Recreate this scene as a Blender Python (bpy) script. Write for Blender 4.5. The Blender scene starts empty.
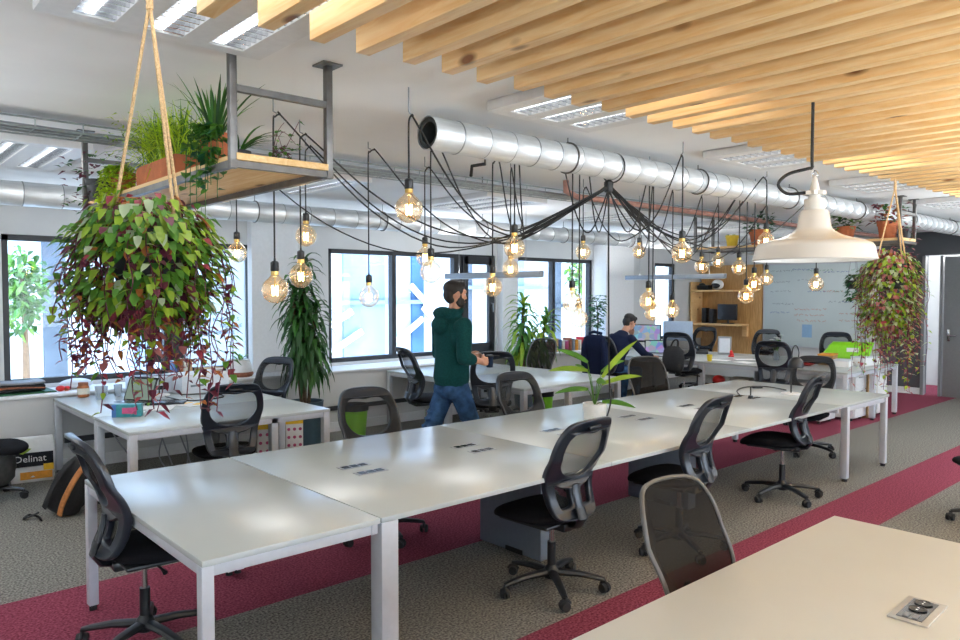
import bpy, bmesh, math, random
from mathutils import Vector, Matrix, Quaternion
random.seed(7)
PI = math.pi
C = bpy.context.scene.collection
sc = bpy.context.scene
R = math.radians

# ------------------------------------------------------------------ camera
F = 740.0; PITCH = R(2.15); YAW = R(48.2); CAMH = 1.78
cd = bpy.data.cameras.new('camera'); cam = bpy.data.objects.new('camera', cd); C.objects.link(cam)
cd.sensor_width = 36; cd.lens = 36 * F / 960
cam.location = (0, 0, CAMH)
cam.rotation_euler = (PI/2 - PITCH, 0, YAW - PI/2)
sc.camera = cam
_cp, _sp, _cy, _sy = math.cos(PITCH), math.sin(PITCH), math.cos(YAW), math.sin(YAW)
FW = Vector((_cy*_cp, _sy*_cp, -_sp)); RT = Vector((_sy, -_cy, 0)); UP = RT.cross(FW)
def at(x, y, z=None, X=None, Y=None, d=None):
    """world point where a measured sight line meets a real plane (surface height, wall) or lies at a known distance"""
    r = FW + RT * ((x-480)/F) - UP * ((y-320)/F)
    if z is not None: t = (z-CAMH)/r.z
    elif X is not None: t = X/r.x
    elif Y is not None: t = Y/r.y
    else: t = d
    return Vector((r.x*t, r.y*t, CAMH + r.z*t))

# ------------------------------------------------------------------ materials
MATS = {}
def mat(name, col, rough=.5, metal=0., var=.08, scale=30., bump=0., spec=.5, emit=None, estr=0., coat=0., stretch=None, col2=None):
    m = bpy.data.materials.new(name); m.use_nodes = True; MATS[name] = m
    nt = m.node_tree; N = nt.nodes; L = nt.links; b = N['Principled BSDF']
    tc = N.new('ShaderNodeTexCoord'); nz = N.new('ShaderNodeTexNoise'); nz.inputs['Scale'].default_value = scale; nz.inputs['Detail'].default_value = 4
    src = tc.outputs['Object']
    if stretch:
        mp = N.new('ShaderNodeMapping'); mp.inputs['Scale'].default_value = stretch; L.new(src, mp.inputs['Vector']); src = mp.outputs[0]
    L.new(src, nz.inputs['Vector'])
    mx = N.new('ShaderNodeMix'); mx.data_type = 'RGBA'
    a = [max(0, c*(1-var)) for c in col]; c2 = col2 or [min(1, c*(1+var)) for c in col]
    mx.inputs[6].default_value = (*a, 1); mx.inputs[7].default_value = (*c2, 1)
    rp = N.new('ShaderNodeMapRange'); rp.inputs[1].default_value = .3; rp.inputs[2].default_value = .7
    L.new(nz.outputs['Fac'], rp.inputs[0]); L.new(rp.outputs[0], mx.inputs[0]); L.new(mx.outputs[2], b.inputs['Base Color'])
    b.inputs['Roughness'].default_value = rough; b.inputs['Metallic'].default_value = metal
    b.inputs['Specular IOR Level'].default_value = spec
    if coat: b.inputs['Coat Weight'].default_value = coat; b.inputs['Coat Roughness'].default_value = .1
    if bump:
        bp = N.new('ShaderNodeBump'); bp.inputs['Strength'].default_value = bump; bp.inputs['Distance'].default_value = .004
        L.new(nz.outputs['Fac'], bp.inputs['Height']); L.new(bp.outputs[0], b.inputs['Normal'])
    if emit: b.inputs['Emission Color'].default_value = (*emit, 1); b.inputs['Emission Strength'].default_value = estr
    return m

def see_through(name, tint, solid, amount, rough=.5, gloss=.0, weave=False):
    """thin clear or woven sheet: a mix of a tinted clear layer, a solid layer and a reflective layer"""
    m = bpy.data.materials.new(name); m.use_nodes = True; MATS[name] = m
    nt = m.node_tree; N = nt.nodes; L = nt.links; N.remove(N['Principled BSDF']); out = N['Material Output']
    t = N.new('ShaderNodeBsdfTransparent'); t.inputs[0].default_value = (*tint, 1)
    d = N.new('ShaderNodeBsdfDiffuse'); d.inputs[0].default_value = (*solid, 1)
    mx = N.new('ShaderNodeMixShader'); L.new(t.outputs[0], mx.inputs[1]); L.new(d.outputs[0], mx.inputs[2])
    tc = N.new('ShaderNodeTexCoord'); nz = N.new('ShaderNodeTexNoise'); nz.inputs['Scale'].default_value = 14
    L.new(tc.outputs['Object'], nz.inputs['Vector'])
    rp = N.new('ShaderNodeMapRange'); rp.inputs[3].default_value = amount*.94; rp.inputs[4].default_value = min(1, amount*1.06)
    L.new(nz.outputs['Fac'], rp.inputs[0]); L.new(rp.outputs[0], mx.inputs[0])
    if weave:      # threads close up when looked at along the cloth
        lw0 = N.new('ShaderNodeLayerWeight'); lw0.inputs[0].default_value = .5; m0 = N.new('ShaderNodeMapRange'); m0.inputs[1].default_value = .15; m0.inputs[2].default_value = .75; m0.inputs[3].default_value = amount; m0.inputs[4].default_value = min(.95, amount+.36)
        L.new(lw0.outputs['Facing'], m0.inputs[0]); L.new(m0.outputs[0], mx.inputs[0])
    last = mx.outputs[0]
    if gloss:
        g = N.new('ShaderNodeBsdfGlossy'); g.inputs['Roughness'].default_value = rough; g.inputs[0].default_value = (1, .97, .9, 1)
        lw = N.new('ShaderNodeLayerWeight'); lw.inputs[0].default_value = .35
        mr = N.new('ShaderNodeMapRange'); mr.inputs[3].default_value = .04*gloss; mr.inputs[4].default_value = min(1, gloss)
        L.new(lw.outputs['Facing'], mr.inputs[0])
        m2 = N.new('ShaderNodeMixShader'); L.new(mr.outputs[0], m2.inputs[0]); L.new(last, m2.inputs[1]); L.new(g.outputs[0], m2.inputs[2]); last = m2.outputs[0]
    L.new(last, out.inputs[0])
    return m

def leafmat(name, col, rough=.45, var=.25, trans=.25):
    m = mat(name, col, rough, 0, var, 9)
    nt = m.node_tree; N = nt.nodes; L = nt.links; b = N['Principled BSDF']
    t = N.new('ShaderNodeBsdfTranslucent'); t.inputs[0].default_value = (*[min(1, c*1.6) for c in col], 1)
    mx = N.new('ShaderNodeMixShader'); mx.inputs[0].default_value = trans
    L.new(b.outputs[0], mx.inputs[1]); L.new(t.outputs[0], mx.inputs[2]); L.new(mx.outputs[0], N['Material Output'].inputs[0])
    return m

def wood(name, c1, c2, knots=True, axis=1, rough=.55):
    m = bpy.data.materials.new(name); m.use_nodes = True; MATS[name] = m
    nt = m.node_tree; N = nt.nodes; L = nt.links; b = N['Principled BSDF']; b.inputs['Roughness'].default_value = rough
    g = N.new('ShaderNodeNewGeometry'); mp = N.new('ShaderNodeMapping'); s = [9., 9., 9.]; s[axis] = .9; mp.inputs['Scale'].default_value = s
    L.new(g.outputs['Position'], mp.inputs['Vector'])
    nz = N.new('ShaderNodeTexNoise'); nz.inputs['Scale'].default_value = 3.2; nz.inputs['Detail'].default_value = 5; nz.inputs['Distortion'].default_value = 1.4; L.new(mp.outputs[0], nz.inputs['Vector'])
    rp = N.new('ShaderNodeMapRange'); rp.inputs[1].default_value = .3; rp.inputs[2].default_value = .72; L.new(nz.outputs['Fac'], rp.inputs[0])
    mx = N.new('ShaderNodeMix'); mx.data_type = 'RGBA'; mx.inputs[6].default_value = (*c1, 1); mx.inputs[7].default_value = (*c2, 1); L.new(rp.outputs[0], mx.inputs[0])
    last = mx.outputs[2]
    if knots:
        mp2 = N.new('ShaderNodeMapping'); s = [5.5, 5.5, 5.5]; s[axis] = 2.4; mp2.inputs['Scale'].default_value = s; L.new(g.outputs['Position'], mp2.inputs['Vector'])
        v = N.new('ShaderNodeTexVoronoi'); v.inputs['Scale'].default_value = 1.; L.new(mp2.outputs[0], v.inputs['Vector'])
        k = N.new('ShaderNodeMapRange'); k.inputs[1].default_value = .07; k.inputs[2].default_value = .15; k.inputs[3].default_value = 1; k.inputs[4].default_value = 0; L.new(v.outputs['Distance'], k.inputs[0])
        m3 = N.new('ShaderNodeMix'); m3.data_type = 'RGBA'; m3.inputs[7].default_value = (.26, .1, .03, 1); L.new(last, m3.inputs[6]); L.new(k.outputs[0], m3.inputs[0]); last = m3.outputs[2]
    L.new(last, b.inputs['Base Color'])
    return m

def carpet():
    m = bpy.data.materials.new('carpet'); m.use_nodes = True; MATS['carpet'] = m
    nt = m.node_tree; N = nt.nodes; L = nt.links; b = N['Principled BSDF']; b.inputs['Roughness'].default_value = .95; b.inputs['Specular IOR Level'].default_value = .1
    tc = N.new('ShaderNodeTexCoord'); sp = N.new('ShaderNodeSeparateXYZ'); L.new(tc.outputs['Object'], sp.inputs[0])
    def band(a, c):
        g1 = N.new('ShaderNodeMath'); g1.operation = 'GREATER_THAN'; g1.inputs[1].default_value = a; L.new(sp.outputs[1], g1.inputs[0])
        g2 = N.new('ShaderNodeMath'); g2.operation = 'LESS_THAN'; g2.inputs[1].default_value = c; L.new(sp.outputs[1], g2.inputs[0])
        g3 = N.new('ShaderNodeMath'); g3.operation = 'MULTIPLY'; L.new(g1.outputs[0], g3.inputs[0]); L.new(g2.outputs[0], g3.inputs[1]); return g3.outputs[0]
    ad = N.new('ShaderNodeMath'); ad.operation = 'ADD'; L.new(band(3.9, 4.915), ad.inputs[0]); L.new(band(2.14, 2.655), ad.inputs[1])
    nz = N.new('ShaderNodeTexNoise'); nz.inputs['Scale'].default_value = 75; nz.inputs['Detail'].default_value = 3; L.new(tc.outputs['Object'], nz.inputs['Vector'])
    rp = N.new('ShaderNodeMapRange'); rp.inputs[1].default_value = .36; rp.inputs[2].default_value = .64; L.new(nz.outputs['Fac'], rp.inputs[0])
    g = N.new('ShaderNodeMix'); g.data_type = 'RGBA'; g.inputs[6].default_value = (.080, .077, .069, 1); g.inputs[7].default_value = (.31, .295, .262, 1); L.new(rp.outputs[0], g.inputs[0])
    r = N.new('ShaderNodeMix'); r.data_type = 'RGBA'; r.inputs[6].default_value = (.13, .020, .037, 1); r.inputs[7].default_value = (.31, .072, .112, 1); L.new(rp.outputs[0], r.inputs[0])
    mx = N.new('ShaderNodeMix'); mx.data_type = 'RGBA'; L.new(ad.outputs[0], mx.inputs[0]); L.new(g.outputs[2], mx.inputs[6]); L.new(r.outputs[2], mx.inputs[7])
    L.new(mx.outputs[2], b.inputs['Base Color'])
    bp = N.new('ShaderNodeBump'); bp.inputs['Strength'].default_value = .5; bp.inputs['Distance'].default_value = .004; L.new(nz.outputs['Fac'], bp.inputs['Height']); L.new(bp.outputs[0], b.inputs['Normal'])
    return m

carpet()
M = MATS
mat('wall_white', (.66, .66, .65), .8, var=.03, scale=3)
mat('ceiling_white', (.90, .90, .90), .85, var=.03, scale=2)
mat('wall_dark', (.075, .08, .088), .7, var=.06, scale=3)
mat('trim_white', (.8, .8, .8), .45, var=.03)
mat('frame_dark', (.022, .024, .028), .4, var=.1)
mat('desk_white', (.54, .575, .56), .25, var=.015, scale=4, spec=.5)
mat('desk_edge', (.72, .72, .71), .35, var=.02)
mat('desk_cream', (.68, .68, .635), .42, var=.015, scale=4)
mat('steel_white', (.58, .60, .64), .35, var=.03)
mat('steel_grey', (.27, .29, .31), .4, .3, var=.04)
mat('cabinet_blue', (.17, .20, .245), .5, var=.05)
mat('plastic_black', (.012, .014, .017), .38, var=.15)
mat('chair_frame', (.014, .019, .029), .28, var=.12, spec=.6)  # blue tint puts the sky's reflection into the frame colour
mat('seat_fabric', (.008, .008, .010), .95, var=.3, scale=120, bump=.3, spec=.15)
mat('rubber', (.012, .012, .013), .7, var=.2)
mat('chrome', (.75, .76, .78), .15, 1., var=.03)
mat('galvanised', (.78, .80, .81), .50, .7, var=.10, scale=7, stretch=(1, 6, 6))
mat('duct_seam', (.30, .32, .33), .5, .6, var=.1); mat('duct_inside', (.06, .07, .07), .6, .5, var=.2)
mat('tray_metal', (.40, .44, .44), .45, .6, var=.15)
mat('pipe_red', (.42, .22, .18), .6, .2, var=.3, scale=12)
mat('raw_steel', (.16, .155, .15), .42, .8, var=.2, scale=15)
mat('cable_black', (.012, .012, .013), .5, var=.1)
mat('cable_grey', (.30, .31, .33), .5, var=.1)
mat('brass', (.72, .50, .17), .3, .9, var=.1)
mat('enamel', (.82, .80, .755), .25, var=.02, scale=5, coat=.3)
mat('enamel_inside', (.9, .9, .88), .5, var=.02)
mat('rope', (.62, .42, .22), .9, var=.25, scale=160, bump=.8)
mat('terracotta', (.46, .14, .055), .8, var=.15, scale=18)
mat('pot_dark', (.035, .037, .04), .6, var=.1)
mat('pot_blue', (.045, .085, .115), .5, var=.08)
mat('pot_white', (.78, .77, .75), .4, var=.04)
mat('pot_grey', (.22, .23, .25), .6, var=.1)
mat('pot_yellow', (.75, .55, .03), .5, var=.08)
mat('soil', (.05, .028, .014), .95, var=.4, scale=60, bump=.6)
mat('bark', (.13, .085, .05), .9, var=.35, scale=40, bump=.5)
leafmat('leaf_green', (.10, .25, .03)); leafmat('leaf_lime', (.27, .40, .035)); leafmat('leaf_dark', (.022, .085, .016)); leafmat('leaf_mid', (.045, .16, .022))
leafmat('leaf_red', (.32, .045, .07)); leafmat('leaf_plum', (.13, .022, .045)); leafmat('leaf_rust', (.42, .14, .035)); leafmat('leaf_pale', (.42, .50, .32)); leafmat('leaf_pink', (.38, .14, .14))
leafmat('leaf_fern', (.50, .66, .04), trans=.4); leafmat('leaf_teal', (.02, .12, .05))
mat('lime_plastic', (.23, .62, .01), .4, var=.05)
mat('hoodie_green', (.006, .052, .053), .9, var=.2, scale=70, bump=.4, spec=.15)
mat('denim', (.032, .08, .175), .9, var=.45, scale=14, bump=.2, spec=.15)
mat('denim_dark', (.012, .022, .05), .9, var=.3, scale=20, spec=.15)
mat('navy_knit', (.012, .018, .048), .92, var=.2, scale=70, spec=.15)
mat('skin', (.56, .29, .19), .5, var=.08, scale=20)
mat('hair', (.014, .010, .008), .6, var=.3, scale=80, bump=.6)
mat('shoe', (.03, .028, .028), .6, var=.1)
mat('paper', (.80, .80, .79), .7, var=.03)
mat('box_white', (.66, .70, .76), .5, var=.04)
mat('cardboard', (.42, .26, .12), .85, var=.12, scale=20)
mat('book_mix', (.28, .10, .05), .7, var=.3); mat('book_tan', (.55, .36, .18), .7, var=.2); mat('book_blue', (.05, .10, .22), .7, var=.2); mat('book_cream', (.70, .66, .56), .7, var=.1)
mat('teal_print', (.03, .22, .25), .5, var=.15, scale=25)
mat('red_plastic', (.60, .02, .02), .4, var=.1)
mat('yellow_print', (.85, .52, .02), .5, var=.12, scale=25)
mat('pink_print', (.45, .07, .18), .5, var=.1)
mat('blue_ink', (.06, .16, .42), .6, var=.1); mat('red_ink', (.55, .20, .12), .6, var=.1); mat('green_ink', (.12, .34, .20), .6, var=.1); mat('grey_ink', (.22, .26, .30), .6, var=.1)
mat('blue_sticker', (.30, .50, .72), .6, var=.05)
mat('screen_dark', (.02, .022, .028), .18, var=.1)
mat('monitor_grey', (.36, .45, .58), .45, var=.05)
mat('backpack_black', (.014, .014, .016), .85, var=.3, scale=50)
mat('backpack_tan', (.42, .16, .045), .75, var=.2, scale=40)
mat('plastic_bag', (.06, .062, .062), .5, var=.35, scale=14, bump=.8)
mat('whiteboard', (.60, .68, .68), .3, var=.03, scale=2)
mat('orange_print', (.72, .30, .03), .6, var=.15)
mat('amber_jar', (.40, .13, .04), .3, var=.1)
mat('beige_panel', (.42, .36, .27), .6, var=.08)
wood('pine', (.84, .505, .20), (.96, .71, .39), True, 1)
wood('shelf_pine', (.74, .44, .17), (.90, .64, .33), True, 1)
wood('plywood', (.46, .24, .075), (.66, .39, .15), False, 2)
see_through('chair_mesh', (.80, .80, .80), (.040, .041, .042), .42, weave=True); see_through('chair_mesh_dense', (.72, .70, .68), (.024, .022, .020), .84, weave=True)
see_through('window_glass', (.96, .98, 1.), (.8, .85, .9), .02, .03, .25)
see_through('frosted_glass', (.92, .97, 1.), (.86, .92, .95), .45, .2, .1)
see_through('globe_glass', (1., .93, .81), (.85, .62, .34), .075, .06, .75)
see_through('clear_plastic', (.85, .88, .9), (.6, .65, .7), .35, .2, .3)
def glow(name, col, s):
    m = bpy.data.materials.new(name); m.use_nodes = True; MATS[name] = m
    N = m.node_tree.nodes; N.remove(N['Principled BSDF']); e = N.new('ShaderNodeEmission'); e.inputs[0].default_value = (*col, 1); e.inputs[1].default_value = s
    m.node_tree.links.new(e.outputs[0], N['Material Output'].inputs[0]); return m
glow('filament', (1., .66, .28), 50); glow('lamp_tube', (.93, .97, 1.), 3.5);  
def picture_screen(name):
    m = bpy.data.materials.new(name); m.use_nodes = True; MATS[name] = m; N = m.node_tree.nodes; L = m.node_tree.links; N.remove(N['Principled BSDF']); e = N.new('ShaderNodeEmission'); e.inputs[1].default_value = .55
    tc = N.new('ShaderNodeTexCoord'); v = N.new('ShaderNodeTexVoronoi'); v.inputs['Scale'].default_value = 13; h = N.new('ShaderNodeMix'); h.data_type = 'RGBA'; h.inputs[0].default_value = .72; h.inputs[7].default_value = (.22, .30, .46, 1)
    L.new(tc.outputs['Object'], v.inputs['Vector']); L.new(v.outputs['Color'], h.inputs[6]); L.new(h.outputs[2], e.inputs[0]); L.new(e.outputs[0], N['Material Output'].inputs[0])
picture_screen('screen_photo')
glow('screen_green', (.20, .26, .22), .6); glow('bulb_white', (1, .96, .88), 6)

# ------------------------------------------------------------------ mesh tools
def frame_of(d):
    d = Vector(d).normalized()
    u = Vector((0, 0, 1)).cross(d)
    if u.length < 1e-4: u = Vector((1, 0, 0))
    u.normalize(); return u, d.cross(u)

class MB:
    def __init__(s): s.bm = bmesh.new()
    def _faces(s, before, mi):
        if mi:
            for f in s.bm.faces[before:] if False else [f for f in s.bm.faces if f.index == -1]: f.material_index = mi
    def quad(s, vs, mi=0):
        f = s.bm.faces.new([s.bm.verts.new(v) for v in vs]); f.material_index = mi; return f
    def box(s, c, d, rz=0, bev=0, mi=0, mx=None):
        b2 = bmesh.new(); bmesh.ops.create_cube(b2, size=1)
        bmesh.ops.scale(b2, vec=d, verts=b2.verts)
        if bev: bmesh.ops.bevel(b2, geom=b2.edges[:], offset=bev, segments=2, affect='EDGES', profile=.5)
        mt = Matrix.Translation(c) @ (mx.to_4x4() if mx else Matrix.Rotation(rz, 4, 'Z'))
        s.merge(b2, mt, mi); return s
    def merge(s, b2, mt=None, mi=0):
        mp = {v: s.bm.verts.new((mt @ v.co) if mt else v.co) for v in b2.verts}
        for f in b2.faces:
            n = s.bm.faces.new([mp[v] for v in f.verts]); n.material_index = mi
        b2.free()
    def loft(s, rings, closed=False, caps=True, mi=0):
        """rings: lists of equal numbers of points"""
        V = [[s.bm.verts.new(p) for p in r] for r in rings]; n = len(V[0]); k = len(V)
        for i in range(k if closed else k-1):
            a, b = V[i], V[(i+1) % k]
            for j in range(n):
                f = s.bm.faces.new((a[j], a[(j+1) % n], b[(j+1) % n], b[j])); f.material_index = mi
        if caps and not closed:
            f = s.bm.faces.new(V[0][::-1]); f.material_index = mi
            f = s.bm.faces.new(V[-1]); f.material_index = mi
        return s
    def tube(s, pts, r, seg=8, closed=False, caps=True, mi=0, sx=1., sy=1., up=None):
        pts = [Vector(p) for p in pts]; n = len(pts); rs = r if isinstance(r, (list, tuple)) else [r]*n
        rings = []; u = None
        for i, p in enumerate(pts):
            if closed: d = pts[(i+1) % n] - pts[i-1]
            else: d = (pts[min(i+1, n-1)] - pts[max(i-1, 0)])
            d.normalize()
            if u is None:
                u = Vector(up) - Vector(up).dot(d)*d if up else frame_of(d)[0]
            else: u = u - u.dot(d)*d
            if u.length < 1e-6: u = frame_of(d)[0]
            u.normalize(); v = d.cross(u)
            rings.append([p + (u*math.cos(2*PI*k/seg)*sx + v*math.sin(2*PI*k/seg)*sy)*rs[i] for k in range(seg)])
        return s.loft(rings, closed, caps, mi)
    def cyl(s, p0, p1, r0, r1=None, seg=16, mi=0): return s.tube([p0, p1], [r0, r0 if r1 is None else r1], seg, mi=mi)
    def lathe(s, prof, c=(0, 0, 0), seg=24, mi=0, caps=True, mx=None):
        c = Vector(c); rings = []
        for r, z in prof:
            ring = [Vector((r*math.cos(2*PI*k/seg), r*math.sin(2*PI*k/seg), z)) for k in range(seg)]
            if mx: ring = [mx @ p for p in ring]
            rings.append([p + c for p in ring])
        return s.loft(rings, False, caps, mi)
    def ball(s, c, r, seg=16, mi=0, mx=None):
        r = (r, r, r) if not isinstance(r, (tuple, list)) else r
        b2 = bmesh.new(); bmesh.ops.create_uvsphere(b2, u_segments=seg, v_segments=max(6, seg*2//3), radius=1)
        bmesh.ops.scale(b2, vec=r, verts=b2.verts)
        s.merge(b2, Matrix.Translation(c) @ (mx.to_4x4() if mx else Matrix()), mi); return s
    def prism(s, poly, z0, z1, mi=0):
        return s.loft([[Vector((x, y, z0)) for x, y in poly], [Vector((x, y, z1)) for x, y in poly]], mi=mi)
    def leaf(s, p, d, L, w, mi=0, droop=.25, up=Vector((0, 0, 1)), fold=.15):
        """one pointed leaf: two halves folded at the midrib, tip drooping"""
        p = Vector(p); d = Vector(d).normalized(); sd = d.cross(up)
        if sd.length < 1e-3: sd = Vector((1, 0, 0))
        sd.normalize(); n = sd.cross(d)
        a = s.bm.verts.new(p); m1 = s.bm.verts.new(p + d*L*.5 - n*fold*w); t = s.bm.verts.new(p + d*L - Vector((0, 0, droop*L)))
        l1 = s.bm.verts.new(p + d*L*.32 + sd*w*.5 + n*fold*w); r1 = s.bm.verts.new(p + d*L*.32 - sd*w*.5 + n*fold*w)
        l2 = s.bm.verts.new(p + d*L*.66 + sd*w*.38 - Vector((0, 0, droop*L*.4))); r2 = s.bm.verts.new(p + d*L*.66 - sd*w*.38 - Vector((0, 0, droop*L*.4)))
        for f in ((a, m1, l1), (a, r1, m1), (l1, m1, l2), (r1, r2, m1), (l2, m1, t), (m1, r2, t)):
            q = s.bm.faces.new(f); q.material_index = mi
        return s
    def strap(s, p, d, L, w, bend=.6, n=6, mi=0, taper=1., roll=0.):
        """long strap leaf arching under its weight"""
        p = Vector(p); d = Vector(d).normalized(); pts = [p]; step = L/n; cur = d.copy()
        for i in range(n):
            pts.append(pts[-1] + cur*step); cur = (cur + Vector((0, 0, -bend/n*1.6))).normalized()
        pv = None
        for i in range(n+1):
            t = i/n; ww = w*(math.sin(PI*min(1, .12 + t*.88))**.7 if taper else 1)
            if i == n: ww = w*.04
            dd = (pts[min(i+1, n)] - pts[max(i-1, 0)]).normalized(); sd = dd.cross(Vector((0, 0, 1)))
            if sd.length < 1e-3: sd = Vector((1, 0, 0))
            sd.normalize(); nn = sd.cross(dd)
            if roll: sd, nn = sd*math.cos(roll)+nn*math.sin(roll), nn*math.cos(roll)-sd*math.sin(roll)
            row = (s.bm.verts.new(pts[i] + sd*ww*.5 + nn*ww*.15), s.bm.verts.new(pts[i]), s.bm.verts.new(pts[i] - sd*ww*.5 + nn*ww*.15))
            if pv:
                for k in (0, 1):
                    f = s.bm.faces.new((pv[k], pv[k+1], row[k+1], row[k])); f.material_index = mi
            pv = row
        return s
    def build(s, name, m, parent=None, smooth=True, ang=35, loc=None, rz=0):
        bmesh.ops.recalc_face_normals(s.bm, faces=s.bm.faces) if smooth != 'leaf' else None
        me = bpy.data.meshes.new(name); s.bm.to_mesh(me); s.bm.free()
        for q in (m if isinstance(m, (list, tuple)) else [m]): me.materials.append(M[q])
        if smooth:
            me.polygons.foreach_set('use_smooth', [True]*len(me.polygons))
            if smooth != 'leaf': me.set_sharp_from_angle(angle=R(ang))
        o = bpy.data.objects.new(name, me); C.objects.link(o)
        if parent: o.parent = parent
        if loc is not None: o.location = loc
        o.rotation_euler.z = rz
        return o

def tag(o, label, cat, group=None, kind=None):
    o['label'] = label; o['category'] = cat
    if group: o['group'] = group
    if kind: o['kind'] = kind
    return o
def thing(name, label, cat, loc=(0, 0, 0), rz=0, group=None):
    o = bpy.data.objects.new(name, None); o.empty_display_size = .1; C.objects.link(o); o.location = loc; o.rotation_euler.z = rz
    return tag(o, label, cat, group)
def dup(root, loc, rz, label, group=None):
    def cp(o, par):
        c = o.copy(); C.objects.link(c); c.parent = par
        for ch in list(o.children): cp(ch, c)
        return c
    r = cp(root, None); r.location = loc; r.rotation_euler.z = rz; r['label'] = label
    if group: r['group'] = group
    return r
def struct(o): o['kind'] = 'structure'; return o
def smoothpath(pts, n=6, closed=False):
    """Catmull-Rom through the points"""
    P = [Vector(p) for p in pts]; out = []; k = len(P)
    for i in range(k if closed else k-1):
        if closed: a, b, c, d = P[i-1], P[i], P[(i+1) % k], P[(i+2) % k]
        else: a, b, c, d = P[max(i-1, 0)], P[i], P[i+1], P[min(i+2, k-1)]
        for j in range(n):
            t = j/n
            out.append(.5*((2*b) + (c-a)*t + (2*a-5*b+4*c-d)*t*t + (3*b-a-3*c+d)*t**3))
    if not closed: out.append(P[-1])
    return out
def text_mesh(body, size, mx, m, name, parent, ext=.0008, align='LEFT'):
    cu = bpy.data.curves.new(name, 'FONT'); cu.body = body; cu.size = size; cu.extrude = ext; cu.align_x = align; cu.resolution_u = 2
    o = bpy.data.objects.new(name, cu); C.objects.link(o); dg = bpy.context.evaluated_depsgraph_get()
    me = bpy.data.meshes.new_from_object(o.evaluated_get(dg)); bpy.data.objects.remove(o); bpy.data.curves.remove(cu)
    me.transform(mx); me.materials.clear(); me.materials.append(M[m])
    r = bpy.data.objects.new(name, me); C.objects.link(r)
    if parent: r.parent = parent
    return r
def plate_with_holes(outer, holes, ext, bev):
    cu = bpy.data.curves.new('plate', 'CURVE'); cu.dimensions = '2D'; cu.fill_mode = 'BOTH'; cu.extrude = ext; cu.bevel_depth = bev; cu.bevel_resolution = 2
    for loop in [outer] + holes:
        sp = cu.splines.new('POLY'); sp.points.add(len(loop)-1); sp.use_cyclic_u = True
        for i, p in enumerate(loop): sp.points[i].co = (p[0], p[1], 0, 1)
    o = bpy.data.objects.new('plate', cu); C.objects.link(o); dg = bpy.context.evaluated_depsgraph_get()
    me = bpy.data.meshes.new_from_object(o.evaluated_get(dg)); bpy.data.objects.remove(o); bpy.data.curves.remove(cu)
    return me
def fused(mb, voxel, smooth=2):
    """one continuous skin over overlapping volumes"""
    me = bpy.data.meshes.new('tmp'); mb.bm.normal_update(); bmesh.ops.recalc_face_normals(mb.bm, faces=mb.bm.faces); mb.bm.to_mesh(me); mb.bm.free()
    o = bpy.data.objects.new('tmp', me); C.objects.link(o)
    r = o.modifiers.new('r', 'REMESH'); r.mode = 'VOXEL'; r.voxel_size = voxel
    s = o.modifiers.new('s', 'SMOOTH'); s.iterations = smooth; s.factor = .5
    dg = bpy.context.evaluated_depsgraph_get(); out = bpy.data.meshes.new_from_object(o.evaluated_get(dg))
    bpy.data.objects.remove(o); bpy.data.meshes.remove(me)
    out.polygons.foreach_set('use_smooth', [True]*len(out.polygons))
    return out
def meshobj(name, me, m, parent=None):
    me.name = name; me.materials.clear(); me.materials.append(M[m]); o = bpy.data.objects.new(name, me); C.objects.link(o)
    if parent: o.parent = parent
    return o
# ------------------------------------------------------------------ the room
X0, X1, Y0, Y1, ZC = -2.6, 14.3, -4.6, 8.8, 2.82
b = MB(); b.box(((X0+16)/2, (Y0+Y1)/2, -.05), (16-X0+.4, Y1-Y0+.8, .1)); struct(b.build('floor', 'carpet', smooth=False))
b = MB(); b.box(((X0+16)/2, (Y0+Y1)/2, ZC+.06), (16-X0+.4, Y1-Y0+.8, .12)); struct(b.build('ceiling', 'ceiling_white', smooth=False))
OPEN = [(1.39, 4.06), (5.13, 8.20), (8.62, 10.65), (12.6, 13.32)]; ZS, ZT = .82, 2.37
b = MB(); xs = X0
def wbox(xa, xb, za, zb): b.box(((xa+xb)/2, Y1+.12, (za+zb)/2), (xb-xa, .24, zb-za))
for xa, xb in OPEN:
    wbox(xs, xa, 0, ZC); wbox(xa, xb, 0, ZS); wbox(xa, xb, ZT, ZC); xs = xb
wbox(xs, 16, 0, ZC)
struct(b.build('wall_left', 'wall_white', smooth=False))
b = MB()
for xa, xb, dp in ((3.99, 4.62, .12), (8.24, 8.58, .14), (10.67, 11.5, .3)): b.box(((xa+xb)/2, Y1-dp/2, ZC/2), (xb-xa, dp, ZC))
struct(b.build('trim_1', 'trim_white', smooth=False))
# ledge under the windows
b = MB(); b.box(((X0+12.2)/2, 8.53, .375), (12.2-X0, .54, .75)); struct(b.build('trim_2', 'wall_white', smooth=False))
b = MB(); b.box(((X0+12.2)/2, 8.515, .765), (12.2-X0, .59, .03), bev=.006); struct(b.build('trim_3', 'trim_white'))
b = MB(); b.box((6.6, 8.245, .30), (9.6, .03, .055)); struct(b.build('trim_4', 'frame_dark', smooth=False))
b = MB(); b.box((4.6, 8.252, .06), (14, .02, .12)); struct(b.build('baseboard_left', 'trim_white', smooth=False))
b = MB(); b.box((X1+.1, (5.15+Y1)/2, ZC/2), (.2, Y1-5.15, ZC)); struct(b.build('wall_back', 'wall_white', smooth=False))
b = MB()
b.box((X1+.1, (4.44+5.15)/2, ZC/2), (.2, .71, ZC)); b.box((X1+.1, 3.6, (2.42+ZC)/2), (.2, 1.68, ZC-2.42)); b.box((X1+.1, (Y0+2.9)/2, ZC/2), (.2, 2.9-Y0, ZC))
struct(b.build('wall_far', 'wall_dark', smooth=False))
b = MB(); b.box((X1-.012, (4.46+5.45)/2, .055), (.024, .99, .11)); struct(b.build('baseboard_back', 'trim_white', smooth=False))
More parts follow.
